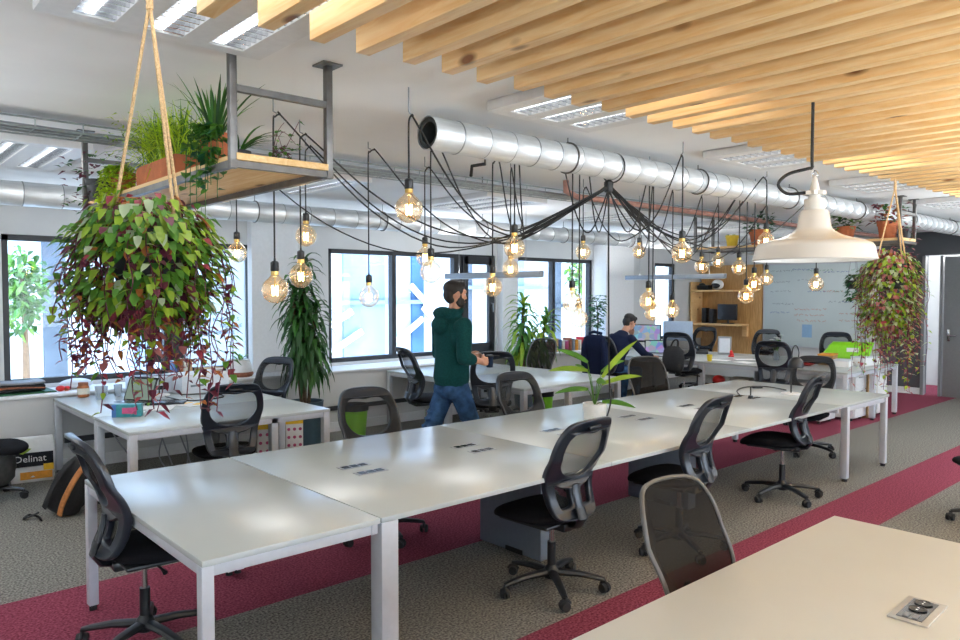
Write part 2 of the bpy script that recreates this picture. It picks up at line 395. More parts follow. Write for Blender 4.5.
ADDED_OPEN = [(-2.2, 1.4), (2.0, 5.6), (6.2, 9.8), (10.4, 14.0)]  # unseen windows added here to let in more daylight
b = MB(); xs = X0
for xa, xb in ADDED_OPEN:
    for p, q, za, zb in ((xs, xa, 0, ZC), (xa, xb, 0, .8), (xa, xb, 2.5, ZC)): b.box(((p+q)/2, Y0-.1, (za+zb)/2), (q-p, .2, zb-za))
    xs = xb
b.box(((xs+16)/2, Y0-.1, ZC/2), (16-xs, .2, ZC)); struct(b.build('wall_right', 'wall_white', smooth=False))
for i, (xa, xb) in enumerate(ADDED_OPEN):
    wn = bpy.data.objects.new('window_%d' % (5+i), None); C.objects.link(wn); wn.location = ((xa+xb)/2, Y0-.06, .8); struct(wn); hw = (xb-xa)/2; b = MB()
    for z in (.03, 1.67): b.box((0, 0, z), (2*hw, .09, .06))
    for x in (-hw+.03, 0, hw-.03): b.box((x, 0, .85), (.06, .09, 1.64))
    b.build('window_frame', 'frame_dark', wn, smooth=False)
    for x in (-hw/2, hw/2): b = MB(); b.box((x, 0, .85), (hw-.06, .008, 1.64)); b.build('pane', 'window_glass', wn, smooth=False)
b = MB(); b.box((X0-.1, (Y0+Y1)/2, ZC/2), (.2, Y1-Y0+.4, ZC)); struct(b.build('wall_front', 'wall_white', smooth=False))
b = MB(); b.box((15.95, 3.8, ZC/2), (.1, 4, ZC)); struct(b.build('wall_corridor', 'wall_white', smooth=False))
# door at the far end
d = bpy.data.objects.new('door_1', None); C.objects.link(d); d.location = (X1-.02, 3.5, 0); struct(d)
mat('door_grey', (.20, .205, .21), .5, var=.04)
b = MB(); b.box((0, 0, 1.19), (.045, 1.24, 2.38), bev=.004); b.build('door_leaf', 'door_grey', d)
b = MB(); b.cyl((-.02, .54, 1.05), (-.075, .54, 1.05), .011); b.tube([(-.07, .55, 1.05), (-.075, .48, 1.05), (-.07, .42, 1.05)], .01, 8); b.box((-.026, .54, 1.05), (.008, .045, .2), bev=.003); b.build('door_handle', 'chrome', d)
b = MB(); b.box((0, .66, 1.2), (.1, .04, 2.4)); b.box((0, .93, 1.2), (.1, .05, 2.4)); b.build('door_frame', 'door_grey', d, smooth=False)

# windows: frames and panes
def window(n, x0, x1, bars, film=None):
    w = bpy.data.objects.new('window_%d' % n, None); C.objects.link(w); w.location = ((x0+x1)/2, Y1+.07, ZS); struct(w); h = ZT-ZS; hw = (x1-x0)/2; cx = (x0+x1)/2
    f = MB()
    f.box((0, 0, h-.03), (2*hw, .09, .06)); f.box((0, 0, .03), (2*hw, .09, .06)); f.box((-hw+.03, 0, h/2), (.06, .09, h)); f.box((hw-.03, 0, h/2), (.06, .09, h))
    edges = [-hw]
    for bx, bw in bars: f.box((bx-cx, 0, h/2), (bw, .1, h)); edges.append(bx-cx)
    edges.append(hw); f.build('window_frame', 'frame_dark', w, smooth=False)
    for i in range(len(edges)-1):
        p = MB(); p.box(((edges[i]+edges[i+1])/2, .01, h/2), (edges[i+1]-edges[i]-.04, .008, h-.08)); p.build('pane', 'frosted_glass' if film and i in film else 'window_glass', w, smooth=False)
    return w
w1 = window(1, *OPEN[0], [(3.09, .23)], film=(1,))
w2 = window(2, *OPEN[1], [(6.22, .07), (7.43, .16)])
w3 = window(3, *OPEN[2], [(9.62, .07)])
w4 = window(4, *OPEN[3], [])
b = MB()   # the casement sash beside window 2 is heavier, with a handle
cx = (OPEN[1][0]+OPEN[1][1])/2
for (x, z, sx, sz) in ((7.56, .775, .11, 1.5), (8.11, .775, .11, 1.5), (7.83, .09, .6, .12), (7.83, 1.46, .6, .12)): b.box((x-cx, -.05, z), (sx, .06, sz), bev=.004)
sash = b.build('sash', 'frame_dark', w2)
b = MB(); b.tube([(8.11-cx, -.08, .78), (8.11-cx, -.12, .78), (8.11-cx, -.125, .64)], .011, 8); b.build('handle', 'steel_grey', sash)
# lettering stuck on the right pane of window 1
mxt = lambda x, z: Matrix.Translation((x, Y1+.068, z)) @ Matrix.Rotation(PI/2, 4, 'X')
for i, (s, x) in enumerate((('IT IS NOT THE S', 3.43), ('NOR THE', 3.66), ('IT IS THE ONE T', 3.43))):
    o = text_mesh(s, .066, mxt(x-(OPEN[0][0]+OPEN[0][1])/2, 1.425-.08*i), 'blue_ink', 'lettering', w1); o.location = (0, -Y1-.07, -ZS)

# ------------------------------------------------------------------ outside the windows
mat('facade_white', (.34, .40, .455), .8, var=.12, scale=.6, spec=0); mat('facade_blue', (.05, .115, .23), .6, var=.35, scale=1.2, spec=0); mat('facade_pale', (.17, .25, .35), .6, var=.2, scale=1.0, spec=0); mat('facade_grey', (.07, .09, .115), .6, var=.2, scale=2, spec=0)  # darkest facade tone is a plain blue grey
fb = thing('office_building', 'white office building with blue glazed strips seen through the windows', 'building', (8, 14.2, -3))
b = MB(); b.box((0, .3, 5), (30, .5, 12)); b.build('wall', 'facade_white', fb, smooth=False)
rr = random.Random(3)
for x, w_, m_ in ((-6.1, .5, 'facade_grey'), (-5.0, .35, 'facade_grey'), (-3.6, .25, 'facade_pale'), (-.6, 1.5, 'facade_blue'), (1.2, 1.1, 'facade_pale'), (2.7, .35, 'facade_blue'), (4.3, .25, 'facade_grey'), (5.9, .8, 'facade_pale'), (7.6, .4, 'facade_grey'), (9.6, .5, 'facade_pale')):
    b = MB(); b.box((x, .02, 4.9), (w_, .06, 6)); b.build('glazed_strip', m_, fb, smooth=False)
for x, z, L_, m_ in ((1.1, 4.55, 3.6, 'facade_pale'), (5.6, 4.9, 3.2, 'facade_pale'), (9, 4.4, 3, 'facade_grey')):
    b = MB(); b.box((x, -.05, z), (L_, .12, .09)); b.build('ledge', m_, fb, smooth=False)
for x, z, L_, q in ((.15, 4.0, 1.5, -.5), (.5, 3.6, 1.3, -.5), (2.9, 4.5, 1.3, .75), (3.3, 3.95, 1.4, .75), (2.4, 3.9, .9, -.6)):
    b = MB(); b.box((x, -.09, z), (L_, .06, .13), mx=Matrix.Rotation(q, 3, 'Y')); b.build('light_streak', 'trim_white', fb, smooth=False)  # white slabs stand in for diagonal shapes of light outside
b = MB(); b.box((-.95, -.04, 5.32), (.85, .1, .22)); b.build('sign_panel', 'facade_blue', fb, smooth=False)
def tree(loc, r, h, label, mats_, n, seed, vr=.33):
    rg = random.Random(seed); t = thing('garden_tree', label, 'tree', loc)
    b = MB(); b.tube([(0, 0, 0), (.03, 0, h*.5), (0, .05, h*.8)], [.07, .05, .02], 8); b.build('trunk', 'bark', t)
    b = MB()
    for i in range(n):
        v = Vector((rg.gauss(0, 1), rg.gauss(0, 1), rg.gauss(0, 1))).normalized()*rg.random()**.4
        p = Vector((v.x*r, v.y*r, h*.72 + v.z*h*vr))
        b.leaf(p, (rg.uniform(-1, 1), rg.uniform(-1, 1), rg.uniform(-.8, .3)), rg.uniform(.1, .2), .09, mi=rg.randrange(len(mats_)))
    b.build('foliage', mats_, t, smooth='leaf')
tree((2.35, 13.2, -1.6), .34, 4.75, 'yellow green garden tree behind the pane left of the big hanging plant', ['leaf_mid', 'leaf_dark', 'leaf_green'], 420, 1, vr=.15)
tree((15.1, 12.8, -1.6), .45, 5.4, 'green garden tree seen through the window by the small potted fig', ['leaf_mid', 'leaf_green', 'leaf_lime'], 420, 2, vr=.12)

# ------------------------------------------------------------------ under the ceiling
names = ['first', 'second', 'third', 'fourth', 'fifth', 'sixth', 'seventh', 'eighth', 'ninth', 'tenth', 'eleventh', 'twelfth', 'thirteenth', 'fourteenth', 'fifteenth', 'sixteenth', 'seventeenth', 'eighteenth', 'nineteenth', 'twentieth']
def nth(i): return names[i] if i < 20 else ('twenty-' if i < 29 else 'thirty-' if i < 39 else 'forty-') + names[(i-20) % 10] if (i+1) % 10 else ('thirtieth' if i == 29 else 'fortieth')
NS = 39; YE = -3.6
mesh_cache = None
for i in range(NS):
    x = .90 + .19*i; ye = 2.31 - .024*(x-1.28) + (.012 if i % 3 == 0 else -.008 if i % 3 == 1 else 0)
    b = MB(); b.box((.029, (ye+YE)/2-ye, 0), (.058, ye-YE, .096), bev=.0025)
    o = b.build('ceiling_slat', 'pine'); o.location = (x, ye, 2.692)
    tag(o, 'pine timber ceiling slat, %s counted from the end by the rope-hung plant' % nth(i), 'ceiling slat', 'pine slats under the ceiling')
b = MB()
for y in (1.1, -.7, -2.6): b.box((4.55, y, 2.781), (7.9, .05, .078))
struct(b.build('trim_5', 'ceiling_white', smooth=False))

def louvre_light(cx, cy, sx, sy, label, pw):
    t = thing('ceiling_luminaire', label, 'ceiling light', (cx, cy, ZC), 0, 'louvred ceiling luminaires')
    b = MB(); z = -.03
    sw = sx*.17; gaps = [-sx*.29, 0, sx*.29]; xs_ = [-sx/2]
    for g in gaps: xs_ += [g-sw/2, g+sw/2]
    xs_.append(sx/2)
    for k in range(0, 8, 2): b.box(((xs_[k]+xs_[k+1])/2, 0, z), (xs_[k+1]-xs_[k], sy-.1405, .05))
    for s_ in (-1, 1): b.box((0, s_*(sy/2-.035), z), (sx, .07, .05))
    b.box((0, 0, -.004), (sx, sy, .006)); b.build('housing', 'trim_white', t, smooth=False)
    for g in gaps:
        b = MB(); n = int(sy/.055)
        for k in range(n): b.box((g, -sy/2+.09+k*(sy-.18)/(n-1), z-.008), (sw, .006, .03))
        b.build('louvre', 'chrome', t, smooth=False)
        b = MB(); b.cyl((g, -sy/2+.08, -.024), (g, sy/2-.08, -.024), .012, seg=8); b.build('tube', 'lamp_tube', t)
    ld = bpy.data.lights.new('luminaire_light', 'AREA'); ld.shape = 'RECTANGLE'; ld.size = sx*.8; ld.size_y = sy*.85; ld.energy = pw; ld.color = (1, .985, .96)
    lo = bpy.data.objects.new('luminaire_light', ld); C.objects.link(lo); lo.parent = t; lo.location = (0, 0, -.062)
PW = 7
row1 = ['louvred ceiling light above the rope-hung plant at the near slats', 'louvred ceiling light behind the slats beside the open duct end', 'louvred ceiling light peeping past the slats above the enamel lamp cord',
        'louvred ceiling light past the slat ends near the far hanging plant', 'louvred ceiling light at the last slat ends by the far shelf', 'louvred ceiling light near the dark far wall']
for k in range(6): louvre_light(1.005+2.15*k, 2.35, .84, 1.3, row1[k], PW*(.35 if k < 2 else .8))
row2 = ['louvred ceiling light near the window side duct above the window ledge', 'louvred ceiling light between cable tray and window duct, left of the bulb cords', 'louvred ceiling light behind the gathered bulb cords',
        'louvred ceiling light over the wooden shelf with the yellow pot', 'louvred ceiling light at the back by the whiteboard', 'louvred ceiling light over the far window corner']
for k in range(6): louvre_light(1.0+2.3*k, 6.25, .9, 1.2, row2[k], PW)
for k in range(4): louvre_light(1.04+3.2*k, -2.2, .84, 1.2, 'louvred ceiling light above the timber slats', PW*1.2)

def duct(name, label, x0, x1, y, z, r, step):
    t = thing(name, label, 'air duct', (x0, y, z))
    L_ = x1-x0; prof = []; x = 0
    rot = Matrix.Rotation(PI/2, 3, 'Y')
    b = MB(); prof = [(r*.97, 0), (r*1.02, .004), (r*1.02, .02), (r, .026)]; x = step
    while x < L_-.02: prof += [(r, x-.006), (r*1.025, x-.003), (r*1.025, x+.003), (r, x+.006)]; x += step
    prof += [(r, L_)]
    b.lathe(prof, (0, 0, 0), 28, caps=False, mx=rot); 
    for f in b.bm.faces:
        q = f.calc_center_median().x % step
        if f.calc_center_median().x > .05 and (q < .0045 or q > step-.0045): f.material_index = 1
    b.build('shell', ['galvanised', 'duct_seam'], t, ang=60)
    x = 1.2
    while x < L_:
        c_ = MB(); c_.tube([(x, math.cos(a)*(r+.006), math.sin(a)*(r+.006)) for a in [2*PI*k/24 for k in range(24)]], .006, 6, closed=True)
        c_.cyl((x, 0, r), (x, 0, ZC-z), .004, seg=6); c_.build('hanger', 'raw_steel', t); x += 1.6
    return t
du = duct('ventilation_duct', 'shiny spiral steel air duct with open end above the long white table', 2.60, 14.28, 3.36, 2.685, .095, .21)
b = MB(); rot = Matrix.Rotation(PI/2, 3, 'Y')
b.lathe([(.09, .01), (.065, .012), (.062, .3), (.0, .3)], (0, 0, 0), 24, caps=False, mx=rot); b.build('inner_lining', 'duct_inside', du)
duct('ventilation_duct', 'dull steel air duct running above the windows', X0+.02, 14.28, 7.35, 2.62, .105, .3)
# cable tray
t = thing('cable_tray', 'grey wire cable tray with cables hanging under the ceiling', 'cable tray', (6, 5.0, 2.72))
b = MB()
for y in (-.12, -.04, .04, .12): b.cyl((-8.4, y, 0), (8.25, y, 0), .006, seg=6)
for y in (-.12, .12): b.cyl((-8.4, y, .055), (8.25, y, .055), .006, seg=6)
for k in range(66): b.tube([(-8.3+k*.25, -.12, .055), (-8.3+k*.25, -.12, 0), (-8.3+k*.25, .12, 0), (-8.3+k*.25, .12, .055)], .004, 5)
b.build('tray', 'tray_metal', t)
b = MB()
for k in range(7):
    y = -.1+.033*k; b.tube([(-8.4+i*.83, y+.012*math.sin(i*1.7+k), .016+.006*math.sin(i+k*2)) for i in range(21)], .010, 6)
b.build('cables', 'cable_grey', t)
for k in range(8): b = MB(); b.cyl((-7.5+2*k, 0, .0), (-7.5+2*k, 0, ZC-2.72), .005, seg=6); b.build('hanger_rod', 'raw_steel', t)
b = MB(); b.tube([(5.2, 4.62, 2.815), (5.2, 4.62, 2.72), (5.35, 4.62, 2.68), (14.28, 4.62, 2.68)], .028, 10); b.build('copper_pipe', 'pipe_red'); tag(bpy.data.objects['copper_pipe'], 'reddish brown service pipe under the ceiling behind the bulb cords', 'pipe')
# small bracket hooks on the ceiling beside the duct
b = MB(); b.tube([at(471, 176, z=2.60), at(472, 166, z=2.66), at(485, 164, z=2.66)], .012, 8); b.cyl(at(485, 164, z=2.66), at(485, 164, z=2.66)+Vector((0, 0, .16)), .006, seg=6)
tag(b.build('ceiling_bracket', 'cable_black'), 'small black bent pipe bracket under the ceiling behind the duct', 'bracket')

# slim linear pendants over the window desks and the back desk
def linear(x, y0, y1, z, label):
    t = thing('linear_pendant', label, 'pendant light', (x, (y0+y1)/2, z))
    b = MB(); b.box((0, 0, 0), (.07, y1-y0, .075), bev=.006); b.build('housing', 'steel_grey', t)
    b = MB(); b.box((0, 0, -.04), (.05, y1-y0-.06, .006)); b.build('diffuser', 'trim_white', t, smooth=False)
    ld = bpy.data.lights.new('pendant_fill', 'AREA'); ld.shape = 'RECTANGLE'; ld.size = .05; ld.size_y = (y1-y0)*.95; ld.energy = 7; lo = bpy.data.objects.new('pendant_fill', ld); C.objects.link(lo); lo.parent = t; lo.location = (0, 0, .045); lo.rotation_euler = (PI, 0, 0)  # upward fill added on the pendant to brighten the ceiling
    for s_ in (-.35, .35):
        b = MB(); b.cyl((0, s_*(y1-y0), .03), (0, s_*(y1-y0), ZC-z), .0025, seg=6); b.build('wire', 'steel_grey', t)
linear(6.5, 6.15, 7.97, 2.0, 'slim grey linear pendant lamp behind the walking man')
linear(10.8, 6.2, 8.15, 2.04, 'slim grey linear pendant lamp above the seated man')

# ------------------------------------------------------------------ desks
def desk(name, label, x0, x1, y0, y1, tops, legs, aprons, group=None, tm='desk_white', extra=None, H=.735, th=.026):
    """tops: list of (xa,xb,ya,yb); legs: (x,y,sx,sy); aprons: (xa,ya,xb,yb)"""
    cx, cy = (x0+x1)/2, (y0+y1)/2
    t = thing(name, label, 'desk', (cx, cy, 0), 0, group)
    for xa, xb, ya, yb in tops:
        b = MB(); b.box(((xa+xb)/2-cx, (ya+yb)/2-cy, H-th/2), (xb-xa-.003, yb-ya-.003, th), bev=.003); b.build('table_top', tm, t)
    for x, y, sx, sy in legs:
        b = MB(); b.box((x-cx, y-cy, (H-th+.03)/2), (sx, sy, H-th-.03), bev=.003); l = b.build('leg', 'steel_white', t)
        b = MB(); b.cyl((x-cx, y-cy, 0), (x-cx, y-cy, .031), min(sx, sy)*.42, seg=12); b.build('foot', 'rubber', l)
    for xa, ya, xb, yb in aprons:
        b = MB(); v = Vector((xb-xa, yb-ya, 0)); b.box(((xa+xb)/2-cx, (ya+yb)/2-cy, H-th-.024), (abs(v.x)+.04 if abs(v.x) > .01 else .03, abs(v.y)+.04 if abs(v.y) > .01 else .03, .046), bev=.002); b.build('rail', 'steel_white', t)
    for e in extra or []: e(t, cx, cy)
    return t
def slab(x, y0, y1):
    def f(t, cx, cy):
        b = MB(); b.box((x-cx, (y0+y1)/2-cy, .355), (.11, y1-y0, .70), bev=.004); s_ = b.build('support_panel', 'cabinet_blue', t)
        b = MB(); b.box((x-cx-.057, (y0+y1)/2-cy-.05, .02), (.01, .16, .03)); b.build('slot', 'rubber', s_, smooth=False)
    return f
YA, YB = 2.83, 4.53
desk('end_desk', 'square white end desk of the long table, nearest the sky-tinted chair', 1.083, 1.915, YA, YB, [(1.083, 1.915, YA, YB)],
     [(1.108, YA+.03, .05, .055), (1.108, YB-.03, .05, .055), (1.888, YB-.045, .05, .085)],
     [(1.108, YA+.03, 1.888, YA+.03), (1.108, YB-.03, 1.888, YB-.03), (1.108, YA+.03, 1.108, YB-.03), (1.888, YA+.03, 1.888, YB-.03)])
desk('bench_desk', 'long white bench desk with three tops carrying the cable sockets', 1.92, 7.02, YA, YB, [(1.92, 3.62, YA, YB), (3.62, 5.32, YA, YB), (5.32, 7.02, YA, YB)],
     [(1.968, YA+.048, .094, .094), (1.945, YB-.045, .05, .085), (6.99, YB-.045, .05, .085)],
     [(1.945, YA+.32, 6.99, YA+.32), (1.945, YB-.32, 6.99, YB-.32), (1.945, YA+.05, 1.945, YB-.05), (6.99, YA+.05, 6.99, YB-.05)], extra=[slab(3.56, 3.32, 3.92), slab(5.3, 3.32, 3.92)])
desk('end_desk', 'white end desk finishing the far end of the long table, under the desk lamp', 7.025, 8.165, YA, YB, [(7.025, 8.165, YA, YB)],
     [(7.16, YA+.032, .06, .06), (7.05, YB-.045, .05, .085), (8.10, YA+.03, .055, .055), (8.10, YB-.03, .055, .055)],
     [(7.16, YA+.03, 8.12, YA+.03), (7.05, YB-.03, 8.12, YB-.03), (8.12, YA+.03, 8.12, YB-.03)])
# window side desks
def window_desk(label, x0, x1, y0, y1, yj, xm):
    return desk('window_desk', label, x0, x1, y0, y1, [(x0, x1, y0, yj), (x0, x1, yj, y1)],
     [(x0+.035, y0+.035, .06, .06), (x1-.035, y0+.035, .06, .06), (xm, y0+.05, .06, .07), (x0+.035, yj, .06, .09), (x1-.035, yj, .06, .09), (x0+.035, y1-.04, .06, .06), (x1-.035, y1-.04, .06, .06)],
     [(x0+.035, y0+.03, x1-.035, y0+.03), (x0+.03, y0+.03, x0+.03, y1-.03), (x1-.03, y0+.03, x1-.03, y1-.03)])
window_desk('white window desk cluttered with laptop and boxes, behind the big hanging plant', 1.70, 3.41, 5.83, 8.22, 6.74, 2.88)
window_desk('bare white window desk behind the walking man', 5.66, 7.37, 5.62, 8.22, 6.95, 6.44)
window_desk('white back desk where the man in navy works', 9.93, 11.72, 3.95, 8.2, 6.1, 10.9)
# foreground desk
FX1, FY1 = 3.525, 1.452
desk('meeting_desk', 'cream topped desk with silver socket box, closest to the viewer', 1.1, FX1, .0, FY1, [(1.1, FX1, -.2, FY1)], [(FX1-.06, FY1-.06, .05, .05), (1.2, FY1-.06, .05, .05), (FX1-.06, -.1, .05, .05), (1.2, -.1, .05, .05)],
     [(1.2, FY1-.06, FX1-.06, FY1-.06), (FX1-.06, -.1, FX1-.06, FY1-.06)], tm='desk_cream')

# ------------------------------------------------------------------ office chair
def lerp(a, b_, t_): return a+(b_-a)*t_
def back_y(z):      # side profile of the backrest, facing +Y
    t_ = (z-.47)/.58
    return -.215 + .055*math.sin(PI*min(1, max(0, t_/.62)))*(1 if t_ < .62 else 0) - (.0 if t_ < .3 else .105*((t_-.3)/.7)**1.5)
half = [(.0, .475), (.10, .477), (.165, .492), (.19, .55), (.203, .63), (.222, .72), (.234, .80), (.232, .88), (.214, .96), (.178, 1.022), (.115, 1.045), (0, 1.05)]
outer_c = [Vector((x, z, 0)) for x, z in half] + [Vector((-x, z, 0)) for x, z in half[-2:0:-1]]
OUT = [(p.x, p.y) for p in smoothpath(outer_c, 4, True)]
h1 = [(0, .700), (.085, .712), (.152, .752), (.190, .815), (.192, .885), (.172, .95), (.128, .985), (.06, .988), (0, .98)]
H1 = [(p.x, p.y) for p in smoothpath([Vector((x, z, 0)) for x, z in h1] + [Vector((-x, z, 0)) for x, z in h1[-2:0:-1]], 4, True)]
h2 = [(.045, .535), (.13, .525), (.15, .56), (.163, .63), (.165, .675), (.11, .655), (.05, .64), (.04, .59)]
H2 = [(p.x, p.y) for p in smoothpath([Vector((x, z, 0)) for x, z in h2], 4, True)]
H3 = [(-x, z) for x, z in H2]
def bend_mesh(me, dy=0):
    for v in me.vertices:
        x, z, y = v.co.x, v.co.y, v.co.z
        # the shell also wraps round the sitter a little
        v.co = (x, back_y(z) + y + dy + .9*x*x, z)
    return me
fr_me = plate_with_holes(OUT, [H1, H2, H3], .009, .010)
fr_me = bend_mesh(fr_me)
fr_me.polygons.foreach_set('use_smooth', [True]*len(fr_me.polygons)); fr_me.set_sharp_from_angle(angle=R(50))
# woven back panel: grid clipped to the outline
def mesh_panel(y_off):
    b = MB(); nz_, nx_ = 26, 14
    def halfw(z):
        pts_ = sorted([(zz, xx) for xx, zz in OUT if xx >= -1e-6])
        for i in range(len(pts_)-1):
            if pts_[i][0] <= z <= pts_[i+1][0] and pts_[i+1][0] > pts_[i][0]:
                f = (z-pts_[i][0])/(pts_[i+1][0]-pts_[i][0]); return lerp(pts_[i][1], pts_[i+1][1], f)
        return .02
    rows = []
    for i in range(nz_+1):
        z = lerp(.484, 1.042, i/nz_); w = max(.03, halfw(z)-.008)
        rows.append([b.bm.verts.new((w*(2*j/nx_-1), back_y(z)+.9*(w*(2*j/nx_-1))**2+y_off, z)) for j in range(nx_+1)])
    for i in range(nz_):
        for j in range(nx_): b.bm.faces.new((rows[i][j], rows[i][j+1], rows[i+1][j+1], rows[i+1][j]))
    return b
def make_chair(kind='frame'):
    t = thing('office_chair', 'x', 'office chair', (0, 0, 0), 0, 'black mesh office chairs')
    b = MB()
    b.lathe([(.028, .065), (.045, .075), (.048, .12), (.034, .14), (.028, .15)], seg=18)
    for k in range(5):
        a = 2*PI*k/5+.3; c, s_ = math.cos(a), math.sin(a)
        b.tube([(c*.03, s_*.03, .108), (c*.16, s_*.16, .105), (c*.27, s_*.27, .088), (c*.315, s_*.315, .078)], [.030, .026, .022, .018], 8, sx=1., sy=.75)
    b.build('base', 'plastic_black', t)
    for k in range(5):
        a = 2*PI*k/5+.3; c, s_ = math.cos(a), math.sin(a); p = Vector((c*.315, s_*.315, 0)); ax = Vector((-s_, c, 0)); ax.rotate(Quaternion((0, 0, 1), .6*k))
        b = MB()
        for sd in (-1, 1): b.cyl(p+ax*(sd*.008)+Vector((0, 0, .03)), p+ax*(sd*.027)+Vector((0, 0, .03)), .030, .026, seg=16)
        b.cyl(p+Vector((0, 0, .03)), p+Vector((0, 0, .078)), .010, seg=8)
        b.tube([p+Vector((math.cos(q), math.sin(q), 0)) * 0 + ax.cross(Vector((0, 0, 1)))*(.034*math.cos(q)) + Vector((0, 0, .03+.034*math.sin(q))) for q in (.3, .9, 1.57, 2.2, 2.8)], .010, 6)
        b.build('caster', 'rubber', t)
    b = MB(); b.cyl((0, 0, .10), (0, 0, .29), .027, .025, 16); g = b.build('gas_lift', 'plastic_black', t)
    b = MB(); b.cyl((0, 0, .28), (0, 0, .43), .014, seg=14); b.build('piston', 'chrome', g)
    b = MB(); b.box((0, -.03, .405), (.16, .26, .05), bev=.015); b.tube([(.06, .02, .40), (.19, .03, .395), (.235, .035, .385)], [.008, .007, .012], 8)
    b.tube([(0, -.12, .405), (0, -.20, .42), (0, -.235, .47), (0, -.215, .53)], [.03, .028, .026, .022], 10, sx=1.6, sy=.6, up=(1, 0, 0)); b.build('mechanism', 'plastic_black', t)
    b = MB(); rings = []
    for i in range(9):
        q = i/8; zz = lerp(.425, .50, q); sc_ = [.80, .93, .985, 1., 1., .985, .95, .86, .62][i]
        ring = []
        for k in range(36):
            a = 2*PI*k/36; cx_, sy_ = math.cos(a), math.sin(a); n_ = 3.2
            rx = .25*sc_*abs(cx_)**(2/n_)*(1 if cx_ >= 0 else -1); ry = .25*sc_*abs(sy_)**(2/n_)*(1 if sy_ >= 0 else -1)
            dz = -.028*max(0, (ry-.08)/.15)**1.5 if ry > .08 else 0
            ring.append(Vector((rx*(1-.12*max(0, -ry/.24)), ry+.085, zz+dz)))
        rings.append(ring)
    b.loft(rings); s0 = b.build('seat', 'seat_fabric', t, ang=60)
    b = MB(); b.box((0, .06, .42), (.40, .38, .022), bev=.01); b.build('seat_shell', 'plastic_black', s0)
    if kind == 'frame':
        f = bpy.data.objects.new('backrest_frame', fr_me); fr_me.materials.clear(); fr_me.materials.append(M['chair_frame']); C.objects.link(f); f.parent = t
        b = MB(); b.tube([(.045*x_, back_y(z)-.02, z) for x_, z in ((0, .5), (0, .56), (0, .62), (0, .66))], [.02, .022, .022, .014], 10, sx=1.6, sy=.7, up=(1, 0, 0)); b.build('spine', 'chair_frame', f)
        b = MB(); b.box((0, back_y(1.005)-.012, 1.008), (.11, .018, .022), bev=.007); b.build('grip', 'plastic_black', f)
        mesh_panel(.022).build('mesh_panel', 'chair_mesh', t)
    else:      # plain woven back held by a slim rim
        b = MB(); b.tube([(x, back_y(z)+.9*x*x+.012, z) for x, z in OUT[::2]], .0085, 8, closed=True, sx=1.2); f = b.build('backrest_rim', 'rim_grey', t)
        b = MB(); b.tube([(0, back_y(z)-.022, z) for z in (.49, .54, .60, .66)], [.03, .028, .024, .012], 10, sx=1.4, sy=.5, up=(1, 0, 0)); b.build('spine', 'chair_frame', f)
        mesh_panel(.014).build('mesh_panel', 'chair_mesh_dense', t)
    return t
mat('rim_grey', (.11, .105, .10), .4, var=.1)
PROTO = {}
def chair(x, y, face, label, lift=0., group='black mesh office chairs', kind='frame'):
    """face: compass of the sitter's view, degrees from +X"""
    rz = R(face-90)
    if kind not in PROTO: r = PROTO[kind] = make_chair(kind); r.location = (x, y, 0); r.rotation_euler.z = rz; r['label'] = label
    else:
        r = dup(PROTO[kind], (x, y, 0), rz, label, group)
        for ch in r.children:
            if ch.name.split('.')[0] in RAISE: ch.location.z = 0
    for ch in r.children:
        if ch.name.split('.')[0] in RAISE: ch.location.z = lift
    return r
RAISE = ('seat', 'backrest_frame', 'backrest_rim', 'mesh_panel', 'mechanism')
# ------------------------------------------------------------------ chairs where they stand
chair(1.195, 3.88, -3, 'black mesh office chair with sky-tinted back at the left end of the long table', .04)
chair(3.24, 2.98, 93, 'black office chair in the middle foreground, rear view, grey pedestal panel behind it', .01)
chair(4.42, 2.87, 96, 'black office chair at the long table, partly hidden by the chair at the cream desk', .04)
chair(6.20, 3.0, 100, 'black office chair turned sideways at the right part of the long table', .04)
chair(2.55, 1.44, 266, 'black mesh office chair facing the cream desk, its whole woven back showing', -.035, kind='rim')
chair(3.03, 4.47, 262, 'black mesh office chair across the long table, nearest to the standing pot plant')
chair(4.66, 4.50, 264, 'black mesh office chair across the long table beside the walking man')
chair(6.82, 4.73, 244, 'dark office chair across the long table in front of the seated man', kind='rim')
chair(8.12, 3.66, 188, 'black office chair at the far end of the long table behind the desk lamp')
chair(2.50, 5.94, 80, 'black office chair with wide oval back opening at the cluttered window desk')
chair(3.56, 7.52, 205, 'black office chair leaning back beside the tall dracaena and window desk')
chair(5.2, 6.75, -14, 'slim side-on office chair directly left of the walking man', .10)
chair(5.47, 5.95, 55, 'black office chair half hidden behind the walking man, seen from behind', .10)
chair(7.62, 7.35, 190, 'dark office chair in front of the leafy plant at the bare window desk', .05, kind='rim')
chair(9.80, 6.30, 8, 'office chair with a black backpack at the back desk', .13)
chair(12.0, 7.42, 182, 'black office chair beyond the back desk, in front of the wooden wall shelves', .08)
chair(9.82, 4.85, 14, 'black office chair at the back desk, round red dish showing through its back', .07)
chair(12.0, 6.2, 185, 'black office chair beyond the back desk behind the white flower', .08)
chair(11.98, 4.98, 196, 'black office chair beyond the back desk against the lime green bag', .08)
chair(9.1, 7.15, 2, 'office chair of the seated man with a dark jacket over its back', .07)
chair(1.00, 7.48, -25, 'navy black office chair cut off by the left picture edge')
chair(6.66, 1.52, 40, 'office chair of which only a caster shows at the right picture edge')

